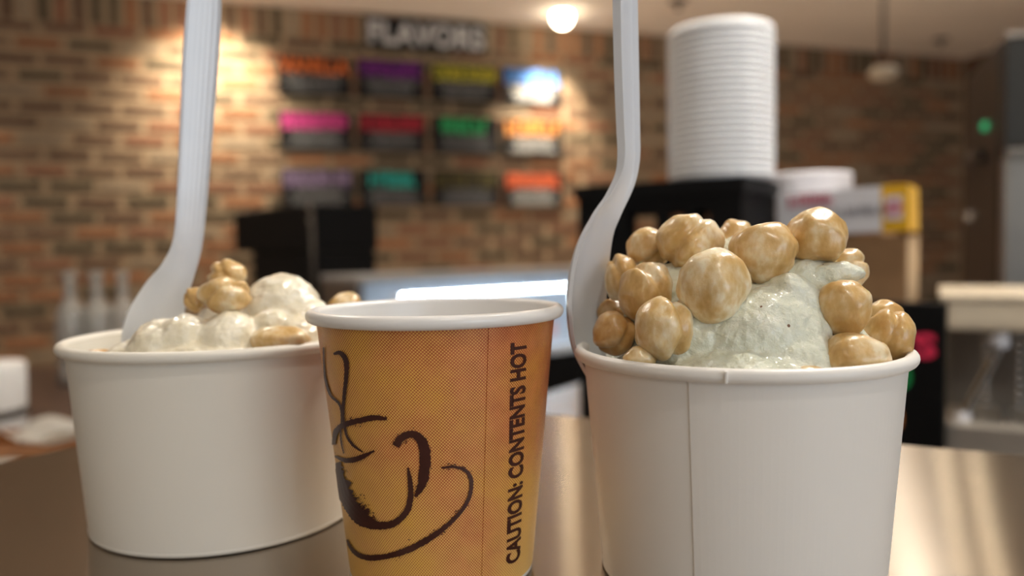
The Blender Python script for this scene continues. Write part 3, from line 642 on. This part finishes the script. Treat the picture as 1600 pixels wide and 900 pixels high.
t, ri = paper_cup('coffee_cup', 'small empty orange paper coffee cup with brown coffee drawing and white rim', m_out=M_HALF, m_in=M_PAPER_C, **CC)
obj('seam_flap', strip_on_cone(CC['rb'], ri, CC['h'], -1.081, 0.7, 0.0012, CC['h'] - 0.003, 0.00022, 50), M_HALF, t)
def on_cone(th, z, off):
    r = CC['rb'] + (ri - CC['rb']) * z / CC['h'] + off; return (r * math.cos(th), r * math.sin(th), z)
STROKES = {"s1": [[-2.6004, 0.0581, 0.00024], [-2.6583, 0.05404, 0.0003], [-2.6785, 0.05007, 0.00042], [-2.5856, 0.04689, 0.00047], [-2.433, 0.04561, 0.00047], [-2.4008, 0.04414, 0.00042], [-2.4142, 0.04153, 0.00036], [-2.4654, 0.03807, 0.0003], [-2.4712, 0.03545, 0.00024], [-2.4497, 0.03349, 0.00018]], "s2": [[-2.4092, 0.05707, 0.00047], [-2.3188, 0.05761, 0.00083], [-2.2555, 0.05622, 0.00101], [-2.2589, 0.05342, 0.00089], [-2.3125, 0.04889, 0.00071], [-2.3697, 0.04427, 0.00059], [-2.3831, 0.04102, 0.00047], [-2.3569, 0.03794, 0.00047], [-2.2693, 0.03609, 0.00053], [-2.1666, 0.0351, 0.00024]], "s3": [[-2.747, 0.03051, 0.00036], [-2.6926, 0.0342, 0.00059], [-2.5546, 0.03827, 0.00083], [-2.3637, 0.04079, 0.00089], [-2.1599, 0.04249, 0.00089], [-2.0139, 0.04351, 0.00089], [-1.8932, 0.04343, 0.00042]], "s4": [[-2.7011, 0.03135, 0.0003], [-2.415, 0.03198, 0.00077], [-2.2075, 0.03361, 0.00083], [-2.0386, 0.03584, 0.00024]], "s5": [[-2.6087, 0.0304, 0.00095], [-2.5703, 0.02701, 0.00178], [-2.4995, 0.0235, 0.00261], [-2.3806, 0.02095, 0.00297], [-2.253, 0.01907, 0.00285], [-2.1084, 0.01816, 0.00166]], "s6": [[-2.1775, 0.01777, 0.00142], [-1.971, 0.0185, 0.00119], [-1.8425, 0.02032, 0.00101], [-1.7592, 0.023, 0.00101], [-1.7269, 0.02652, 0.00089], [-1.7275, 0.02966, 0.00071], [-1.7381, 0.03247, 0.0003]], "s7": [[-1.8334, 0.03734, 0.00131], [-1.7813, 0.03926, 0.00119], [-1.6885, 0.04012, 0.00119], [-1.613, 0.03871, 0.00154], [-1.5889, 0.0353, 0.00178], [-1.6096, 0.03033, 0.00166], [-1.6466, 0.0275, 0.00107], [-1.6923, 0.02579, 0.00036]], "s8": [[-1.4594, 0.0324, 0.0003], [-1.3503, 0.0324, 0.00042], [-1.2573, 0.03135, 0.00053], [-1.2059, 0.02899, 0.00065], [-1.219, 0.02523, 0.00059], [-1.292, 0.02197, 0.00059], [-1.4388, 0.01848, 0.00077], [-1.6131, 0.01543, 0.00101], [-1.7967, 0.01301, 0.00101], [-2.0004, 0.01099, 0.00089], [-2.2265, 0.0095, 0.00089], [-2.43, 0.00902, 0.00071], [-2.5989, 0.00974, 0.00047], [-2.6682, 0.01087, 0.00024]]}
bm = bmesh.new(); rr = random.Random(5)
EDGES = {"s1": [[-2.6168, 0.05805, -2.5844, 0.05815], [-2.6344, 0.057, -2.5977, 0.05712], [-2.6609, 0.05547, -2.6173, 0.05563], [-2.686, 0.05393, -2.6333, 0.05414], [-2.708, 0.05253, -2.6434, 0.05281], [-2.7266, 0.05112, -2.6481, 0.05149], [-2.7253, 0.04982, -2.6406, 0.05027], [-2.7021, 0.04861, -2.6214, 0.0491], [-2.6653, 0.0475, -2.5928, 0.04801], [-2.617, 0.0466, -2.557, 0.04716], [-2.5528, 0.04605, -2.5088, 0.04664], [-2.4912, 0.04571, -2.4551, 0.04629], [-2.4516, 0.04535, -2.4153, 0.04586], [-2.4329, 0.04496, -2.3952, 0.04536], [-2.4234, 0.04457, -2.3866, 0.04486], [-2.4185, 0.04403, -2.3834, 0.04425], [-2.4174, 0.0433, -2.3838, 0.04348], [-2.4219, 0.04243, -2.3895, 0.04257], [-2.4298, 0.04147, -2.3986, 0.04159], [-2.4447, 0.04036, -2.4147, 0.04046], [-2.4648, 0.03914, -2.4348, 0.03926], [-2.4804, 0.038, -2.4508, 0.03814], [-2.4868, 0.03702, -2.4581, 0.03719], [-2.4869, 0.03615, -2.4603, 0.03633], [-2.4838, 0.03536, -2.459, 0.03554], [-2.476, 0.03459, -2.4545, 0.03476], [-2.466, 0.03389, -2.4468, 0.03405], [-2.4585, 0.03341, -2.4409, 0.03356]], "s2": [[-2.4038, 0.05683, -2.4146, 0.05731], [-2.378, 0.057, -2.3891, 0.05759], [-2.3484, 0.05716, -2.3503, 0.05797], [-2.332, 0.05713, -2.3064, 0.05809], [-2.3167, 0.0569, -2.2713, 0.05778], [-2.2989, 0.05647, -2.2436, 0.05723], [-2.2868, 0.05594, -2.2259, 0.05648], [-2.2816, 0.05529, -2.2201, 0.0556], [-2.2819, 0.05444, -2.2232, 0.05462], [-2.2876, 0.05337, -2.2317, 0.05347], [-2.2998, 0.05202, -2.2467, 0.05207], [-2.3182, 0.05045, -2.2675, 0.0505], [-2.3376, 0.04885, -2.2885, 0.04893], [-2.3574, 0.04726, -2.3092, 0.04735], [-2.3777, 0.04565, -2.3303, 0.04577], [-2.3937, 0.04418, -2.347, 0.04434], [-2.4019, 0.04297, -2.3571, 0.04317], [-2.4048, 0.04192, -2.3628, 0.04215], [-2.4031, 0.0409, -2.3635, 0.04115], [-2.3994, 0.0398, -2.361, 0.04007], [-2.3911, 0.03871, -2.3535, 0.03903], [-2.3753, 0.03774, -2.339, 0.03813], [-2.3498, 0.03696, -2.3153, 0.03744], [-2.3183, 0.03632, -2.2858, 0.03687], [-2.2836, 0.03579, -2.2554, 0.03638], [-2.2416, 0.03541, -2.222, 0.03592], [-2.1992, 0.03514, -2.1868, 0.03552], [-2.1711, 0.03496, -2.1622, 0.03523]], "s3": [[-2.6234, 0.0346, -2.8156, 0.03344], [-2.5868, 0.03592, -2.7502, 0.03507], [-2.5477, 0.03721, -2.689, 0.03669], [-2.505, 0.03823, -2.6132, 0.03825], [-2.4612, 0.03896, -2.5284, 0.03956], [-2.4102, 0.0396, -2.4497, 0.04053], [-2.3522, 0.04024, -2.3756, 0.04134], [-2.2863, 0.04086, -2.3, 0.04204], [-2.2179, 0.04141, -2.2264, 0.04262], [-2.1555, 0.04189, -2.1638, 0.0431], [-2.1029, 0.0423, -2.1109, 0.04353], [-2.0565, 0.04263, -2.0611, 0.04391], [-2.0151, 0.04288, -2.0124, 0.04414], [-1.971, 0.04303, -1.9634, 0.04409], [-1.9265, 0.0431, -1.9198, 0.04388], [-1.8957, 0.04314, -1.8907, 0.04372]], "s4": [[-2.7274, 0.03097, -2.6781, 0.0317], [-2.6239, 0.0312, -2.5795, 0.03206], [-2.5201, 0.03122, -2.4814, 0.03232], [-2.4247, 0.03137, -2.4055, 0.0326], [-2.3405, 0.0318, -2.3421, 0.03302], [-2.2658, 0.03239, -2.2772, 0.03357], [-2.199, 0.03308, -2.2159, 0.03413], [-2.1336, 0.034, -2.1499, 0.03479], [-2.0743, 0.035, -2.0849, 0.0355], [-2.0354, 0.0357, -2.0416, 0.03598]], "s5": [[-2.7289, 0.02948, -2.528, 0.03104], [-2.7543, 0.02833, -2.5052, 0.03028], [-2.8014, 0.02658, -2.4744, 0.0292], [-2.8104, 0.02051, -2.3486, 0.02515], [-2.7104, 0.01985, -2.3168, 0.02438], [-2.6308, 0.01915, -2.2839, 0.02364], [-2.56, 0.0185, -2.2513, 0.02293], [-2.4955, 0.01786, -2.2199, 0.02225], [-2.429, 0.01727, -2.1911, 0.02166], [-2.3527, 0.01684, -2.1678, 0.02114], [-2.2661, 0.01673, -2.1391, 0.02054], [-2.1901, 0.01684, -2.1027, 0.01988], [-2.1435, 0.01691, -2.0754, 0.01939]], "s6": [[-2.1883, 0.01666, -2.1669, 0.01887], [-2.1261, 0.01692, -2.1085, 0.019], [-2.0431, 0.01723, -2.034, 0.01913], [-1.9682, 0.01764, -1.9738, 0.01935], [-1.9108, 0.01825, -1.9324, 0.0197], [-1.8641, 0.01899, -1.8947, 0.02021], [-1.8245, 0.01979, -1.8606, 0.02083], [-1.7891, 0.02067, -1.8304, 0.02155], [-1.758, 0.02165, -1.805, 0.02237], [-1.7334, 0.02276, -1.7852, 0.02324], [-1.7173, 0.02399, -1.77, 0.02425], [-1.7078, 0.02528, -1.7591, 0.0254], [-1.7026, 0.02651, -1.7514, 0.02653], [-1.7014, 0.02764, -1.7475, 0.02756], [-1.7039, 0.02872, -1.7471, 0.02858], [-1.7083, 0.02974, -1.7468, 0.02958], [-1.7152, 0.0308, -1.7462, 0.03065], [-1.7239, 0.03181, -1.7461, 0.0317], [-1.7302, 0.03251, -1.746, 0.03243]], "s7": [[-1.8031, 0.03695, -1.864, 0.03772], [-1.7923, 0.03748, -1.8505, 0.03827], [-1.7783, 0.03815, -1.829, 0.0391], [-1.7632, 0.03862, -1.7994, 0.03989], [-1.7417, 0.03897, -1.7635, 0.04045], [-1.7147, 0.03925, -1.7242, 0.04083], [-1.6931, 0.03929, -1.6839, 0.04095], [-1.6754, 0.03907, -1.6454, 0.04071], [-1.6585, 0.03866, -1.6093, 0.04016], [-1.647, 0.03814, -1.5795, 0.03927], [-1.6397, 0.03743, -1.5598, 0.03812], [-1.6356, 0.03644, -1.5484, 0.0368], [-1.6344, 0.03527, -1.5436, 0.03533], [-1.6376, 0.03375, -1.5462, 0.0336], [-1.6448, 0.03202, -1.5549, 0.03174], [-1.6522, 0.03052, -1.567, 0.03012], [-1.6583, 0.02946, -1.5825, 0.0289], [-1.6645, 0.0286, -1.6014, 0.02796], [-1.6716, 0.02784, -1.6215, 0.02717], [-1.6807, 0.02709, -1.6449, 0.02648], [-1.6915, 0.02642, -1.6686, 0.02596], [-1.6997, 0.02594, -1.6849, 0.02564]], "s8": [[-1.4588, 0.03219, -1.4601, 0.03261], [-1.4299, 0.03221, -1.4313, 0.03268], [-1.3892, 0.03222, -1.3899, 0.03275], [-1.3512, 0.03211, -1.3494, 0.03269], [-1.3193, 0.03186, -1.314, 0.03248], [-1.2898, 0.03153, -1.2796, 0.03215], [-1.2658, 0.03107, -1.2486, 0.03163], [-1.2468, 0.03048, -1.2224, 0.03093], [-1.2324, 0.02979, -1.2011, 0.03006], [-1.2238, 0.02897, -1.1879, 0.029], [-1.2211, 0.02789, -1.185, 0.02774], [-1.2248, 0.02663, -1.1905, 0.02636], [-1.2349, 0.02541, -1.2028, 0.02505], [-1.251, 0.02434, -1.2212, 0.02389], [-1.2737, 0.02332, -1.2461, 0.02278], [-1.3049, 0.02227, -1.279, 0.02166], [-1.3473, 0.02116, -1.3216, 0.02046], [-1.3983, 0.02002, -1.3721, 0.01922], [-1.4521, 0.01893, -1.4253, 0.01803], [-1.5081, 0.01793, -1.4807, 0.0169], [-1.5673, 0.01697, -1.5393, 0.01581], [-1.6267, 0.01606, -1.5993, 0.0148], [-1.6854, 0.01522, -1.6602, 0.0139], [-1.7451, 0.01443, -1.7227, 0.01309], [-1.8063, 0.01368, -1.787, 0.01234], [-1.8701, 0.01295, -1.8542, 0.01163], [-1.9363, 0.01225, -1.9244, 0.01097], [-2.0039, 0.01163, -1.9966, 0.01036], [-2.0753, 0.01108, -2.0727, 0.00978], [-2.1491, 0.0106, -2.1533, 0.00923], [-2.2199, 0.0102, -2.2336, 0.00879], [-2.2839, 0.00993, -2.3109, 0.0085], [-2.3442, 0.00975, -2.3861, 0.00836], [-2.4016, 0.00968, -2.4604, 0.00833], [-2.4561, 0.00978, -2.5312, 0.0085], [-2.5089, 0.01002, -2.5942, 0.00881], [-2.5568, 0.01027, -2.6483, 0.00914], [-2.5945, 0.01054, -2.6855, 0.00956], [-2.6199, 0.0109, -2.6979, 0.01012], [-2.6379, 0.01117, -2.7037, 0.01052]]}
for key, pts in EDGES.items():                      # angle and height of both edges of each brush stroke
    prev = None; rough = 0.20 if key == 's5' else 0.07
    for a0, z0, a1, z1 in crom(pts, 5):
        e0, e1 = rr.uniform(-rough, rough) * (0.25 if key == 's5' else 1), rr.uniform(-rough, rough) - (0.1 if key == 's5' else 0)
        row = [bm.verts.new(on_cone(a0 + (a1 - a0) * q, z0 + (z1 - z0) * q, 0.00032)) for q in (-e0, 0.2, 0.4, 0.6, 0.8, 1 + e1)]
        if prev:
            for k in range(5): bm.faces.new((prev[k], row[k], row[k + 1], prev[k + 1]))
        prev = row
# dry brush specks along the shaded side of the drawn cup and along the broad strokes
for key, n, sp in (('s5', 170, 0.0042), ('s3', 40, 0.0012), ('s8', 70, 0.0013), ('s7', 30, 0.0014)):
    path = crom([[a * 0.0275, z, w] for a, z, w in STROKES[key]], 22)
    for _ in range(n):
        i = rr.randrange(len(path) - 1); u, z, w = path[i]; d = Vector((path[i + 1][0] - u, path[i + 1][1] - z)).normalized(); nn = Vector((-d.y, d.x))
        q = w * 0.45 + abs(rr.gauss(0, 1)) * sp * 0.35
        if key != 's5' and rr.random() < 0.5: q = -q
        u_, z_ = u + nn.x * q, z + nn.y * q; s = rr.uniform(0.00006, 0.0002); aa = rr.uniform(0, 6)
        bm.faces.new([bm.verts.new(on_cone((u_ + s * math.cos(aa + k * 1.57) * (1 + k % 2)) / 0.0275, z_ + s * math.sin(aa + k * 1.57), 0.00034)) for k in range(4)])
bmesh.ops.recalc_face_normals(bm, faces=bm.faces[:])
o = obj('printed_drawing', bm, M_INK, t); o['label'] = 'dark brown brush drawing of a steaming cup on a saucer'
me = fit(text_mesh('CAUTION: CONTENTS HOT', 0.01, 0.0, 0.00038, 1.0), 0.0532, 0.0052)
b_ = bmesh.new(); b_.from_mesh(me); bmesh.ops.triangulate(b_, faces=b_.faces[:]); bmesh.ops.subdivide_edges(b_, edges=b_.edges[:], cuts=2, use_grid_fill=True)
for v in b_.verts:
    z = 0.0327 + v.co.x; r = CC['rb'] + (ri - CC['rb']) * z / CC['h']
    thc = -0.690 - (z - 0.006) / 0.0437 * 0.085; v.co = Vector(on_cone(thc - v.co.y / r, z, 0.00036))
bmesh.ops.recalc_face_normals(b_, faces=b_.faces[:])
o = obj('printed_lettering', b_, M_INK, t); o['label'] = 'upright lettering CAUTION: CONTENTS HOT'

# ------------------------------------------------------------------ gelato
def blob(name, label, parts, mat, voxel, rough, seed, smooth_it=4):
    bm = bmesh.new()
    for (c, r) in parts:
        g = bmesh.ops.create_icosphere(bm, subdivisions=3, radius=1.0); bmesh.ops.scale(bm, vec=r, verts=g['verts']); bmesh.ops.translate(bm, vec=c, verts=g['verts'])
    tmp = obj('tmp', bm, None)
    md = tmp.modifiers.new('r', 'REMESH'); md.mode = 'VOXEL'; md.voxel_size = voxel
    sm = tmp.modifiers.new('s', 'SMOOTH'); sm.iterations = smooth_it; sm.factor = 0.5
    bpy.context.view_layer.update(); dg = bpy.context.evaluated_depsgraph_get()
    me = bpy.data.meshes.new_from_object(tmp.evaluated_get(dg)); bpy.data.objects.remove(tmp)
    org = Vector(parts[0][0])
    nr = [v.normal.copy() for v in me.vertices]
    for v, n_ in zip(me.vertices, nr):
        p = v.co; q = p * 150 + Vector((seed, 0, 0))
        d = noise.noise(q) * 1.0 + noise.noise(q * 2.3) * 0.5 + noise.noise(q * 5.5) * 0.28
        v.co = p + n_ * d * rough
    for v in me.vertices: v.co = v.co - Vector((org.x, org.y, 0.0))
    me.materials.clear()
    o = link(name, me, mat, None, (org.x, org.y, 0), smooth=True); return tag(o, label, 'gelato')
x, y = RC['x'], RC['y']
blob('gelato_scoop', 'pale green white gelato mound between hazelnuts in the right cup', [
    ((x, y, 0.049), (0.0345, 0.0345, 0.0075)), ((x, y + 0.002, 0.056), (0.027, 0.024, 0.018)), ((x + 0.001, y - 0.014, 0.058), (0.0165, 0.0135, 0.014)),
    ((x - 0.003, y - 0.022, 0.051), (0.020, 0.013, 0.0075)), ((x + 0.008, y - 0.014, 0.064), (0.0085, 0.0075, 0.0105)), ((x + 0.006, y - 0.020, 0.053), (0.0105, 0.010, 0.010)),
    ((x + 0.019, y - 0.009, 0.0735), (0.0088, 0.0055, 0.0030)), ((x + 0.014, y - 0.006, 0.070), (0.010, 0.009, 0.008)),
    ((x - 0.012, y - 0.010, 0.057), (0.014, 0.013, 0.012)), ((x + 0.004, y + 0.008, 0.072), (0.014, 0.012, 0.011)), ((x + 0.020, y - 0.010, 0.055), (0.008, 0.012, 0.008)), ((x - 0.014, y + 0.004, 0.064), (0.013, 0.012, 0.013)), ((x + 0.018, y + 0.004, 0.064), (0.011, 0.012, 0.012))],
    M_GEL_R, 0.0005, 0.0009, 3.1, 3)
x, y = LC['x'], LC['y']
blob('gelato_scoop', 'glossy melting cream gelato with lumps in the ivory left cup', [
    ((x, y, 0.048), (0.0392, 0.0392, 0.0062)), ((-0.0955, 0.214, 0.0550), (0.0108, 0.0110, 0.0080)), ((-0.0900, 0.212, 0.0575), (0.0070, 0.0080, 0.0072)), ((-0.0785, 0.214, 0.0555), (0.0086, 0.0100, 0.0092)),
    ((-0.0695, 0.233, 0.0630), (0.0116, 0.0116, 0.0116)), ((-0.0640, 0.230, 0.0590), (0.0100, 0.0110, 0.0095)), ((-0.0630, 0.221, 0.0555), (0.0092, 0.0095, 0.0078)), ((-0.0680, 0.219, 0.0590), (0.0060, 0.0070, 0.0060)), ((-0.0830, 0.232, 0.0550), (0.0150, 0.0140, 0.0120)),
    ((-0.1050, 0.216, 0.0520), (0.0090, 0.0090, 0.0055)), ((-0.0860, 0.207, 0.0520), (0.0190, 0.0070, 0.0050)), ((-0.0560, 0.236, 0.0550), (0.0080, 0.0120, 0.0070))],
    M_GEL_L, 0.0006, 0.0008, 9.4, 14)


# ------------------------------------------------------------------ hazelnuts
def nut(label, loc, rx, rz, tone_, seed, axis, cleft, group, tip=0.16):
    r = random.Random(seed); bm = bmesh.new(); bmesh.ops.create_icosphere(bm, subdivisions=4, radius=1.0)
    ax = Vector(axis).normalized(); pl = [Vector((r.uniform(-1, 1), r.uniform(-0.4, 0.4), r.uniform(-1, 1))).normalized() for _ in range(cleft)]
    s1 = Vector((seed * 3.7, seed * 1.3, 0)); ry = (rx + rz) * 0.5
    for v in bm.verts:
        n_ = v.co.normalized(); a = n_.dot(ax)
        k = 1.0 + tip * max(0, a) ** 7 - 0.05 * max(0, a) ** 2
        b = max(0.0, -a); k -= 0.13 * max(0, (b - 0.80) / 0.20) ** 1.2
        for g in pl: k -= 0.19 * math.exp(-((n_.dot(g) - 0.12) / 0.15) ** 2)
        k += 0.11 * noise.noise(n_ * 1.7 + s1) + 0.014 * noise.noise(n_ * 4 + s1) + 0.009 * noise.noise(n_ * 12 + s1)
        # shallow ribs running from base to tip
        side = n_ - ax * a
        if side.length > 1e-3:
            e1 = ax.orthogonal().normalized(); e2 = ax.cross(e1); ph = math.atan2(side.dot(e2), side.dot(e1)); k += 0.006 * math.sin(7 * ph + seed) * (1 - abs(a))
        v.co = n_ * k
    mx = max(v.co.x for v in bm.verts); mn = min(v.co.x for v in bm.verts); mz = max(v.co.z for v in bm.verts); nz = min(v.co.z for v in bm.verts)
    for v in bm.verts: v.co = Vector((v.co.x * rx * 2 / (mx - mn), v.co.y * ry, v.co.z * rz * 2 / (mz - nz)))
    o = obj('hazelnut', bm, M_NUT, None, loc, None, True)
    o.color = {0: (1.0, 0.97, 0.92, 0.55), 1: (1.0, 1.0, 0.98, 0.85), -1: (0.80, 0.66, 0.50, 0.4)}[tone_]
    return tag(o, label, 'hazelnut', group)
NUTS_R = [[0.04478, 0.19428, 0.08138, 0.00844, 0.00739, 0], [0.03616, 0.20363, 0.08024, 0.00606, 0.00556, 0], [0.0286, 0.20064, 0.07274, 0.00481, 0.00614, 0], [0.03301, 0.18986, 0.06962, 0.0073, 0.0073, 0], [0.04521, 0.17385, 0.07163, 0.00798, 0.0087, 1], [0.03386, 0.17286, 0.06238, 0.00679, 0.00729, 1], [0.02489, 0.18874, 0.05961, 0.00531, 0.00562, -1], [0.02666, 0.20565, 0.06267, 0.00425, 0.00425, -1], [0.05955, 0.18296, 0.07941, 0.00802, 0.00749, 0], [0.07263, 0.18511, 0.08208, 0.00735, 0.00727, 0], [0.05965, 0.20572, 0.08222, 0.0051, 0.0051, 0], [0.08376, 0.19232, 0.07436, 0.00461, 0.00525, 0], [0.07456, 0.17407, 0.06635, 0.00634, 0.00662, 0], [0.08732, 0.1791, 0.05918, 0.00548, 0.00652, 0], [0.09016, 0.18722, 0.06258, 0.00465, 0.00434, 0], [0.07439, 0.16735, 0.05612, 0.00747, 0.00526, 0], [0.02841, 0.17232, 0.05576, 0.00385, 0.00285, 1], [0.062, 0.16119, 0.05301, 0.004, 0.00227, 0], [0.04189, 0.17697, 0.0658, 0.00439, 0.00439, 0]]
NUTS_L = [[-0.08625, 0.23455, 0.07395, 0.00563, 0.00485, 0], [-0.08123, 0.21836, 0.06884, 0.00722, 0.00542, 0], [-0.09069, 0.22152, 0.0677, 0.0033, 0.00366, 0], [-0.06441, 0.21221, 0.05657, 0.0079, 0.00439, 0], [-0.05416, 0.25074, 0.06179, 0.00581, 0.00539, 0], [-0.07602, 0.2099, 0.05389, 0.00521, 0.00347, 0], [-0.11626, 0.21613, 0.05156, 0.00536, 0.00304, -1]]
INFO_R = [((-.2, -.8, -.4), 1, 'lumpy hazelnut on the upper left of the heap'), ((-.3, -.2, .9), 1, 'hazelnut partly hidden behind the lumpy upper left one'), ((-.5, -.2, -.6), 1, 'hazelnut beside the spoon bowl in the right cup'),
 ((-.3, -.5, -.8), 1, 'cleft hazelnut at mid height near the spoon'), ((.1, -.4, -.9), 0, 'large pale hazelnut just left of the gelato face'), ((-.3, -.5, -.8), 1, 'wrinkled pale hazelnut low above the rim at the left'),
 ((-.8, -.3, -.1), 1, 'dark brown hazelnut at the left rim by the spoon'), ((-.2, -.2, .9), 0, 'small dark hazelnut above the dark brown one by the spoon'), ((.05, -.25, -1), 0, 'teardrop hazelnut pointing down at the top centre'),
 ((.2, .3, .8), 0, 'round hazelnut at the very top right of the heap'), ((0, .2, 1), 0, 'hazelnut peeking out behind the teardrop one'), ((.4, .1, .8), 1, 'hazelnut behind at the right, under the topmost one'),
 ((.1, -.3, -.9), 0, 'smooth round hazelnut at the right of the gelato'), ((.3, -.3, -.8), 1, 'hazelnut at the far right rim of the cup'), ((.2, .3, .9), 0, 'hazelnut tucked behind the far right one'),
 ((-.3, -.2, .8), 0, 'broad hazelnut resting on the front rim at the right'), ((-.5, -.2, .2), 0, 'small hazelnut low under the wrinkled pale one'), ((0, -.3, .9), 0, 'hazelnut sunk at the front rim below the gelato face'), ((-.2, .3, -.8), 0, 'hazelnut half hidden under the large pale one')]
for i, ((px, py, pz, rx, rz, tn), (ax, cl, lb)) in enumerate(zip(NUTS_R, INFO_R)):
    nut(lb, (px, py, pz), rx, rz, tn, i + 1, ax, cl, 'hazelnuts on the gelato in the right cup', 0.24 if i == 8 else 0.10)
INFO_L = [((0, -.2, 1), 2, 'lobed hazelnut on top of another beside the left spoon'), ((.2, -.8, .3), 2, 'knobbly hazelnut in the middle of the left cup'), ((-.4, -.2, .4), 1, 'small hazelnut between left spoon and knobbly one'),
 ((.9, -.2, .2), 0, 'glazed hazelnut on the front rim of the ivory cup'), ((.2, .2, .9), 0, 'hazelnut showing above the coffee cup rim'), ((-.8, -.3, .1), 0, 'flat hazelnut sunk in cream at the ivory rim'), ((.8, -.2, .2), 0, 'brown hazelnut sunk at the far left rim of the ivory cup')]
for i, ((px, py, pz, rx, rz, tn), (ax, cl, lb)) in enumerate(zip(NUTS_L, INFO_L)):
    nut(lb, (px, py, pz), rx, rz, tn, i + 41, ax, cl, 'hazelnuts in the left cup')

# ------------------------------------------------------------------ plastic spoons
def spoon(label, pts, wid, cup_, T, group, rib):
    """pts: centre line from handle end to tip, wid: full width at each point, cup_: how deep the hollow is, T: the way the hollow faces"""
    T = Vector(T).normalized(); Wd = Vector((0, 0, 1)).cross(T).normalized()
    path = crom([list(p) + [w, c] for p, w, c in zip(pts, wid, cup_)], 10)
    base = Vector(pts[-1]); bm = bmesh.new(); fr, bk = [], []; N = 20; th = 0.0011
    for i, (x_, y_, z_, w, c) in enumerate(path):
        p = Vector((x_, y_, z_)); d = Vector(path[min(i + 1, len(path) - 1)][:3]) - Vector(path[max(i - 1, 0)][:3]); d.normalize()
        tt = (T - d * T.dot(d)).normalized(); wv = d.cross(tt).normalized()
        fa, ba = [], []
        for k in range(N + 1):
            s = -1 + 2 * k / N
            hollow = -c * (1 - abs(s) ** 2.2)
            fade = max(0.0, 1 - max(0.0, c - 0.0003) / 0.0012); lip = 0.0011 * fade * max(0, (abs(s) - 0.80) / 0.2)
            ribz = rib * math.cos(s * math.pi * 6.5) if (c < 0.0006 and abs(s) < 0.75) else 0.0
            q = p + wv * (s * w / 2) + tt * (hollow + lip + ribz)
            fa.append(bm.verts.new(q - base)); ba.append(bm.verts.new(q - base - tt * th - tt * (0.0012 * fade * max(0, (abs(s) - 0.8) / 0.2))))
        fr.append(fa); bk.append(ba)
    for i in range(len(path) - 1):
        for k in range(N):
            bm.faces.new((fr[i][k], fr[i][k + 1], fr[i + 1][k + 1], fr[i + 1][k])); bm.faces.new((bk[i][k + 1], bk[i][k], bk[i + 1][k], bk[i + 1][k + 1]))
        bm.faces.new((fr[i][0], fr[i + 1][0], bk[i + 1][0], bk[i][0])); bm.faces.new((fr[i + 1][N], fr[i][N], bk[i][N], bk[i + 1][N]))
    for i in (0, len(path) - 1):
        for k in range(N): bm.faces.new((fr[i][k], bk[i][k], bk[i][k + 1], fr[i][k + 1]))
    bmesh.ops.recalc_face_normals(bm, faces=bm.faces[:])
    # handle above, bowl below: two parts cut at the neck
    NECK = pts[NK][2] - base.z
    t = thing('plastic_spoon', label, 'spoon', base, 0, group)
    b2 = bm.copy()
    bmesh.ops.delete(bm, geom=[f for f in bm.faces if f.calc_center_median().z < NECK], context='FACES')
    bmesh.ops.delete(b2, geom=[f for f in b2.faces if f.calc_center_median().z >= NECK], context='FACES')
    h = obj('handle', bm, M_SPOON, t, smooth=True); b = obj('bowl', b2, M_SPOON, t, smooth=True)
    for o in (h, b): o.data.set_sharp_from_angle(angle=math.radians(38))
    return t
NK = 5
spoon('white plastic spoon standing upright at the left rim of the hazelnut cup', [[0.02991, 0.199, 0.15014], [0.02994, 0.199, 0.13664], [0.03014, 0.199, 0.12224], [0.03036, 0.199, 0.11096], [0.03046, 0.199, 0.10367], [0.02959, 0.199, 0.098], [0.02691, 0.199, 0.09186], [0.0239, 0.199, 0.08635], [0.02169, 0.199, 0.07983], [0.02045, 0.199, 0.07195], [0.01986, 0.199, 0.0637], [0.02043, 0.199, 0.05539], [0.02216, 0.199, 0.04786]],
      [.0088, .0092, .0090, .0084, .0080, .0078, .0086, .0110, .0150, .0170, .0165, .0140, .0080], [.0003, .0003, .0003, .0003, .0004, .0008, .0014, .0022, .0034, .0042, .0042, .0034, .0010], (0.80, -0.60, 0), 'plastic spoons', 0.0)
spoon('white plastic spoon with ribbed handle leaning in the ivory cup', [[-0.09004, 0.236, 0.16413], [-0.09104, 0.236, 0.15286], [-0.09257, 0.236, 0.13774], [-0.09445, 0.236, 0.11871], [-0.09661, 0.236, 0.09758], [-0.0985, 0.236, 0.08404], [-0.10196, 0.236, 0.07533], [-0.10594, 0.236, 0.06855], [-0.10919, 0.236, 0.06076], [-0.11088, 0.236, 0.05292], [-0.11082, 0.236, 0.04502], [-0.10945, 0.236, 0.04004]],
      [.0086, .0098, .0100, .0093, .0086, .0084, .0100, .0130, .0160, .0165, .0140, .0080], [.0003, .0003, .0003, .0003, .0004, .0008, .0016, .0028, .0036, .0036, .0028, .0008], (0.45, -0.89, 0), 'plastic spoons', 0.00005)
